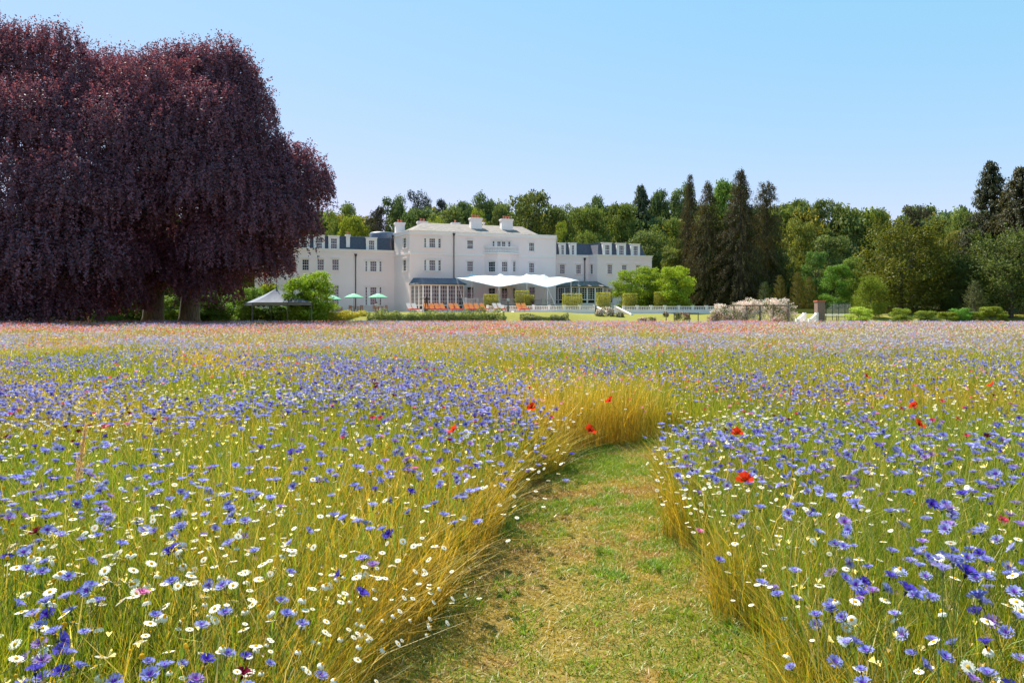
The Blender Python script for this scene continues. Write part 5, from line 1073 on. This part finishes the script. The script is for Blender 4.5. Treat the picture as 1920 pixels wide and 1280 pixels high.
# ------------------------------------------------------------------ sun loungers
def lounger(seatm, backm):
    r = empty('sun_lounger'); q = MB()
    for s in (-.32, .32):
        q.tube([(s, .9, .32), (s, -.55, .32)], .025, 6); q.tube([(s, .9, .32), (s, .9, 0)], .025, 6); q.tube([(s, -.45, .32), (s, -.5, 0)], .025, 6); q.tube([(s, .15, .32), (s, .75, 1.0)], .02, 6); q.tube([(s, .85, .32), (s, .62, .82)], .015, 5)
    q.box(-.34, .34, -.56, -.5, .29, .35); q.build('frame', M['wood'], r)
    q = MB(); q.box(-.3, .3, -.58, .16, .36, .46); o = q.build('seat_cushion', M[seatm], r); b = o.modifiers.new('bevel', 'BEVEL'); b.width = .03; b.segments = 2
    q = MB(); Mx = Matrix.Translation((0, .16, .37)) @ Matrix.Rotation(R(49), 4, 'X'); q.box(-.3, .3, 0, .95, 0, .1, Mx); q.build('back_cushion', M[backm], r); return r
pr = {'orange': lounger('red', 'orange'), 'cream': lounger('red', 'cream')}; usedp = set()
LG = [('cream', 770, 'first cream backed lounger at the left corner of the house'), ('cream', 779, 'second cream backed lounger, beside the first at the house corner')]
for i, px in enumerate((802, 811.5, 822, 832)): LG.append(('orange', px, '%s orange lounger to the right of the bronze statue' % ('first', 'second', 'third', 'fourth')[i]))
LG += [('orange', 849, 'left orange lounger of the pair before the conservatory'), ('orange', 860, 'right orange lounger of the pair before the conservatory')]
for i, px in enumerate((877, 886.5, 896.5, 908)): LG.append(('orange', px, '%s orange lounger of the four beside the first hedge block' % ('first', 'second', 'third', 'last')[i]))
LG += [('cream', 932, 'left cream backed lounger beside the round headed post'), ('cream', 941, 'right cream backed lounger beside the round headed post'), ('orange', 976, 'left orange lounger below the tall hedge block'), ('orange', 986, 'right orange lounger below the tall hedge block')]
for k, px, lb in LG:
    o = pr[k] if k not in usedp else copy_tree(pr[k]); usedp.add(k); p = at(px, 0, 90.0); o.location = (p.x, 90.0, 1.636); o.rotation_euler = (0, 0, R(random.uniform(28, 42))); o.scale = (1, 1, 1); tag(o, lb, 'sun lounger', 'sun loungers lined up in front of the house')
# ------------------------------------------------------------------ figures
def skinned(name, joints, edges, rad, mat, parent=None, sub=2):
    me = bpy.data.meshes.new(name); me.from_pydata(joints, edges, []); o = bpy.data.objects.new(name, me); link(o, parent); me.materials.append(mat)
    m = o.modifiers.new('skin', 'SKIN'); m.use_smooth_shade = True; s = o.modifiers.new('sub', 'SUBSURF'); s.levels = s.render_levels = sub
    for i, r in enumerate(rad): v = me.skin_vertices[0].data[i]; v.radius = (r, r * .85) if not hasattr(r, '__len__') else r; v.use_root = (i == 0)
    return o
p = at(800, 0, 89.5); st = empty('statue', (p.x, p.y, tz(p.x, 89.5))); tag(st, 'dark bronze standing figure with one arm stretched out on a plinth among the loungers', 'statue')
q = MB(); q.box(-.3, .3, -.3, .3, 0, .35); q.box(-.36, .36, -.36, .36, .35, .42); q.build('plinth', M['darkgreen'], st)
b = .42
J = [(0, 0, b + .95), (0, 0, b + 1.15), (0, 0, b + 1.4), (0, 0, b + 1.53), (-.02, 0, b + 1.68), (-.1, 0, b + .9), (-.12, -.05, b + .5), (-.14, 0, b + .05), (-.16, -.1, b + .02), (.1, 0, b + .9), (.14, .02, b + .5), (.16, .05, b + .05), (.16, -.08, b + .02),
     (-.2, 0, b + 1.42), (-.5, -.05, b + 1.36), (-.8, -.1, b + 1.3), (-.9, -.12, b + 1.3), (.2, 0, b + 1.4), (.34, -.05, b + 1.15), (.15, -.15, b + 1.1), (.06, -.17, b + 1.12)]
E = [(0, 1), (1, 2), (2, 3), (3, 4), (0, 5), (5, 6), (6, 7), (7, 8), (0, 9), (9, 10), (10, 11), (11, 12), (2, 13), (13, 14), (14, 15), (15, 16), (2, 17), (17, 18), (18, 19), (19, 20)]
skinned('figure', J, E, [.15, .13, .16, .06, .11, .1, .075, .045, .04, .1, .075, .045, .04, .075, .05, .035, .03, .075, .05, .035, .03], M['bronze'], st)
# seated guest
p = at(706, 0, 93.6); pe = empty('person', (p.x, p.y, tz(p.x, 93)), R(160)); tag(pe, 'person in a white shirt seated at the garden table under the right parasol', 'person')
J = [(0, 0, .5), (0, .02, .75), (0, 0, 1.0), (0, 0, 1.12), (0, -.02, 1.25), (-.1, -.05, .5), (-.12, -.45, .5), (-.12, -.45, .06), (-.12, -.58, .04), (.1, -.05, .5), (.12, -.45, .5), (.12, -.45, .06), (.12, -.58, .04), (-.19, 0, 1.0), (-.24, -.08, .76), (-.14, -.32, .74), (.19, 0, 1.0), (.24, -.08, .76), (.14, -.32, .74)]
E = [(0, 1), (1, 2), (2, 3), (3, 4), (0, 5), (5, 6), (6, 7), (7, 8), (0, 9), (9, 10), (10, 11), (11, 12), (2, 13), (13, 14), (14, 15), (2, 16), (16, 17), (17, 18)]
skinned('body', J, E, [.13, .14, .15, .06, .1, .09, .075, .05, .04, .09, .075, .05, .04, .065, .045, .035, .065, .045, .035], M['shirt'], pe)
q = MB(); q.lathe([(.02, -.02), (.1, 0), (.125, .07), (.11, .13), (.05, .17)], 10, (0, .0, 1.2)); q.build('hair', M['bark'], pe, True)
# ------------------------------------------------------------------ parasols, garden tables and chairs
def parasol():
    r = empty('parasol'); q = MB(); n = 8; h, R_ = 2.55, 1.32; rim = [(R_ * math.cos(2 * PI * k / n), R_ * math.sin(2 * PI * k / n), h - .55) for k in range(n)]
    mid = [(x * .5, y * .5, h - .22) for x, y, z in rim]; q.add([(0, 0, h)] + mid + rim + [(x, y, z - .08) for x, y, z in rim], [(0, 1 + k, 1 + (k + 1) % n) for k in range(n)] + [(1 + k, 9 + k, 9 + (k + 1) % n, 1 + (k + 1) % n) for k in range(n)] + [(9 + k, 17 + k, 17 + (k + 1) % n, 9 + (k + 1) % n) for k in range(n)])
    o = q.build('canopy', M['green'], r); q = MB(); q.tube([(0, 0, .05), (0, 0, h - .02)], .025, 8); q.lathe([(.02, h - .02), (.04, h + .02), (.01, h + .1)], 8); q.build('pole', M['wood'], r); q = MB(); q.lathe([(.28, 0), (.28, .06), (.05, .1), (.04, .3)], 14); q.build('base', M['pipe'], r); return r
def table():
    r = empty('garden_table'); q = MB(); q.lathe([(.55, .7), (.57, .71), (.57, .74), (.55, .75)], 20); q.build('table_top', M['wood'], r)
    for a in range(4): c, s = math.cos(PI / 4 + a * PI / 2) * .36, math.sin(PI / 4 + a * PI / 2) * .36; q = MB(); q.tube([(c * .9, s * .9, .7), (c, s, 0)], .03, 6); q.build('leg', M['wood'], r)
    return r
def chair():
    r = empty('garden_chair'); q = MB(); q.box(-.24, .24, -.24, .22, .42, .46); q.build('seat', M['wood'], r)
    q = MB(); q.box(-.24, .24, .2, .24, .82, .9)
    for k in range(5): x = -.2 + k * .1; q.box(x - .02, x + .02, .205, .235, .46, .82)
    q.build('backrest', M['wood'], r)
    for x, y, h in ((-.22, -.22, .62), (.22, -.22, .62), (-.22, .22, .9), (.22, .22, .9)): q = MB(); q.box(x - .02, x + .02, y - .02, y + .02, 0, h if y < 0 else .82); q.build('leg', M['wood'], r)
    for x in (-.22, .22): q = MB(); q.box(x - .03, x + .03, -.26, .2, .62, .65); q.build('armrest', M['wood'], r)
    return r
pp, tt_, cc_ = parasol(), table(), chair(); first = True
where = ('left', 'middle', 'right')
for i, px in enumerate((624, 663.5, 709)):
    Y = 93.0; p = at(px, 0, Y); z = tz(p.x, Y); o = pp if i == 0 else copy_tree(pp); o.location = (p.x, Y, z); s = .92 if i == 0 else 1.0; o.scale = (s, s, 1); tag(o, '%s mint green parasol over a garden table by the left wing' % where[i], 'parasol', 'mint green parasols')
    o = tt_ if i == 0 else copy_tree(tt_); o.location = (p.x + .35, Y - .3, z); tag(o, 'round wooden garden table under the %s parasol' % where[i], 'table', 'wooden garden tables')
    for j, a in enumerate((20, 110, 200, 290)):
        if i == 2 and j == 1: continue
        o = cc_ if first else copy_tree(cc_); first = False; ar = R(a + 10 * i); o.location = (p.x + .35 + .85 * math.sin(ar), Y - .3 + .85 * math.cos(ar), z); o.rotation_euler = (0, 0, -ar)
        tag(o, 'wooden garden chair at the %s side of the table under the %s parasol' % (('far', 'right', 'near', 'left')[j], where[i]), 'chair', 'wooden garden chairs')
# round headed post and urn
p = at(952.5, 0, 89); root = empty('garden_post', (p.x, 89, tz(p.x, 89))); tag(root, 'dark post with a grey round head standing on the lawn between loungers', 'post')
q = MB(); q.lathe([(.13, 0), (.13, .75), (.1, .8), (.04, .82), (.035, 1.4)], 12); q.build('pole', M['darkgreen'], root)
q = MB(); v = [(math.cos(2 * PI * k / 24) * .2, y, 1.6 + math.sin(2 * PI * k / 24) * .22) for y in (-.04, .04) for k in range(24)]; q.add(v, [tuple(range(24)), tuple(range(47, 23, -1))] + [(k, 24 + k, 24 + (k + 1) % 24, (k + 1) % 24) for k in range(24)]); q.build('round_head', M['disc'], root)
p = at(999, 0, 92.9); root = empty('urn', (p.x, 92.9, ZG)); tag(root, 'dark bowl shaped urn on a pedestal behind the balustrade', 'urn')
q = MB(); q.box(-.14, .14, -.14, .14, 0, .62); q.build('pedestal', M['trim'], root); q = MB(); q.lathe([(.1, .62), (.05, .7), (.08, .76), (.24, .95), (.28, 1.1), (.3, 1.12), (.2, 1.1)], 14); q.build('bowl', M['bronze'], root, True)
# ------------------------------------------------------------------ gazebo
fl, fr_ = at(473, 567, 82), at(584, 567, 80); bl = at(457, 568.8, 86.5); br = Vector((fr_.x + bl.x - fl.x, fr_.y + bl.y - fl.y, 0)); zg = zat(567, 81)
gz = empty('gazebo', (fl.x, fl.y, 0), world=True); tag(gz, 'square garden gazebo with grey canvas pyramid roof at the edge of the meadow', 'gazebo')
cs = [Vector((v.x, v.y, 0)) for v in (fl, fr_, br, bl)]; cen = sum(cs, Vector()) / 4; apex = Vector((cen.x, cen.y, zat(540.6, cen.y)))
q = MB(); top = [c.lerp(cen, -.02) + Vector((0, 0, zg)) for c in cs]
for i in range(4):
    a, b = top[i], top[(i + 1) % 4]; m = 6; rows = []
    for j in range(m + 1):
        t = j / m; s = t - .10 * math.sin(PI * t) * .6
        rows.append([(a.lerp(b, k / 6)).lerp(apex, t) - Vector((0, 0, .16 * math.sin(PI * t))) for k in range(7)])
    for j in range(m):
        for k in range(6): q.quad(rows[j][k], rows[j][k + 1], rows[j + 1][k + 1], rows[j + 1][k])
q.build('canopy', M['greycanvas'], gz, True)
q = MB()
for i in range(4): F_ = Fac(cs[i], cs[(i + 1) % 4]); F_.box(q, 0, F_.L, -.01, .03, zg - .32, zg - .05)
q.build('valance', M['greycanvas'], gz)
q = MB()
for i in range(4): F_ = Fac(cs[i], cs[(i + 1) % 4]); F_.box(q, 0, F_.L, -.06, .05, zg - .05, zg + .02)
q.build('eave_frame', M['gunmetal'], gz)
for c in cs + [cs[0].lerp(cs[1], .6), cs[2].lerp(cs[3], .5)]:
    q = MB(); q.tube([(c.x, c.y, 0), (c.x, c.y, zg - .05)], .065, 8); 
    for s in (-1, 1): d = (cs[1] - cs[0]).normalized() * .5 * s; q.tube([(c.x, c.y, zg - .65), (c.x + d.x * .7, c.y + d.y * .7, zg - .2)], .025, 5) if (cs[0] - c).length > .5 or s > 0 else None
    q.build('post', M['gunmetal'], gz)
q = MB(); q.lathe([(.12, 0), (.14, .1), (.04, .25), (.02, .8), (.005, .85)], 10, apex); q.build('finial', M['gunmetal'], gz)
for o in bpy.data.objects:
    for k in ('_w', '_sub'):
        if k in o: del o[k]
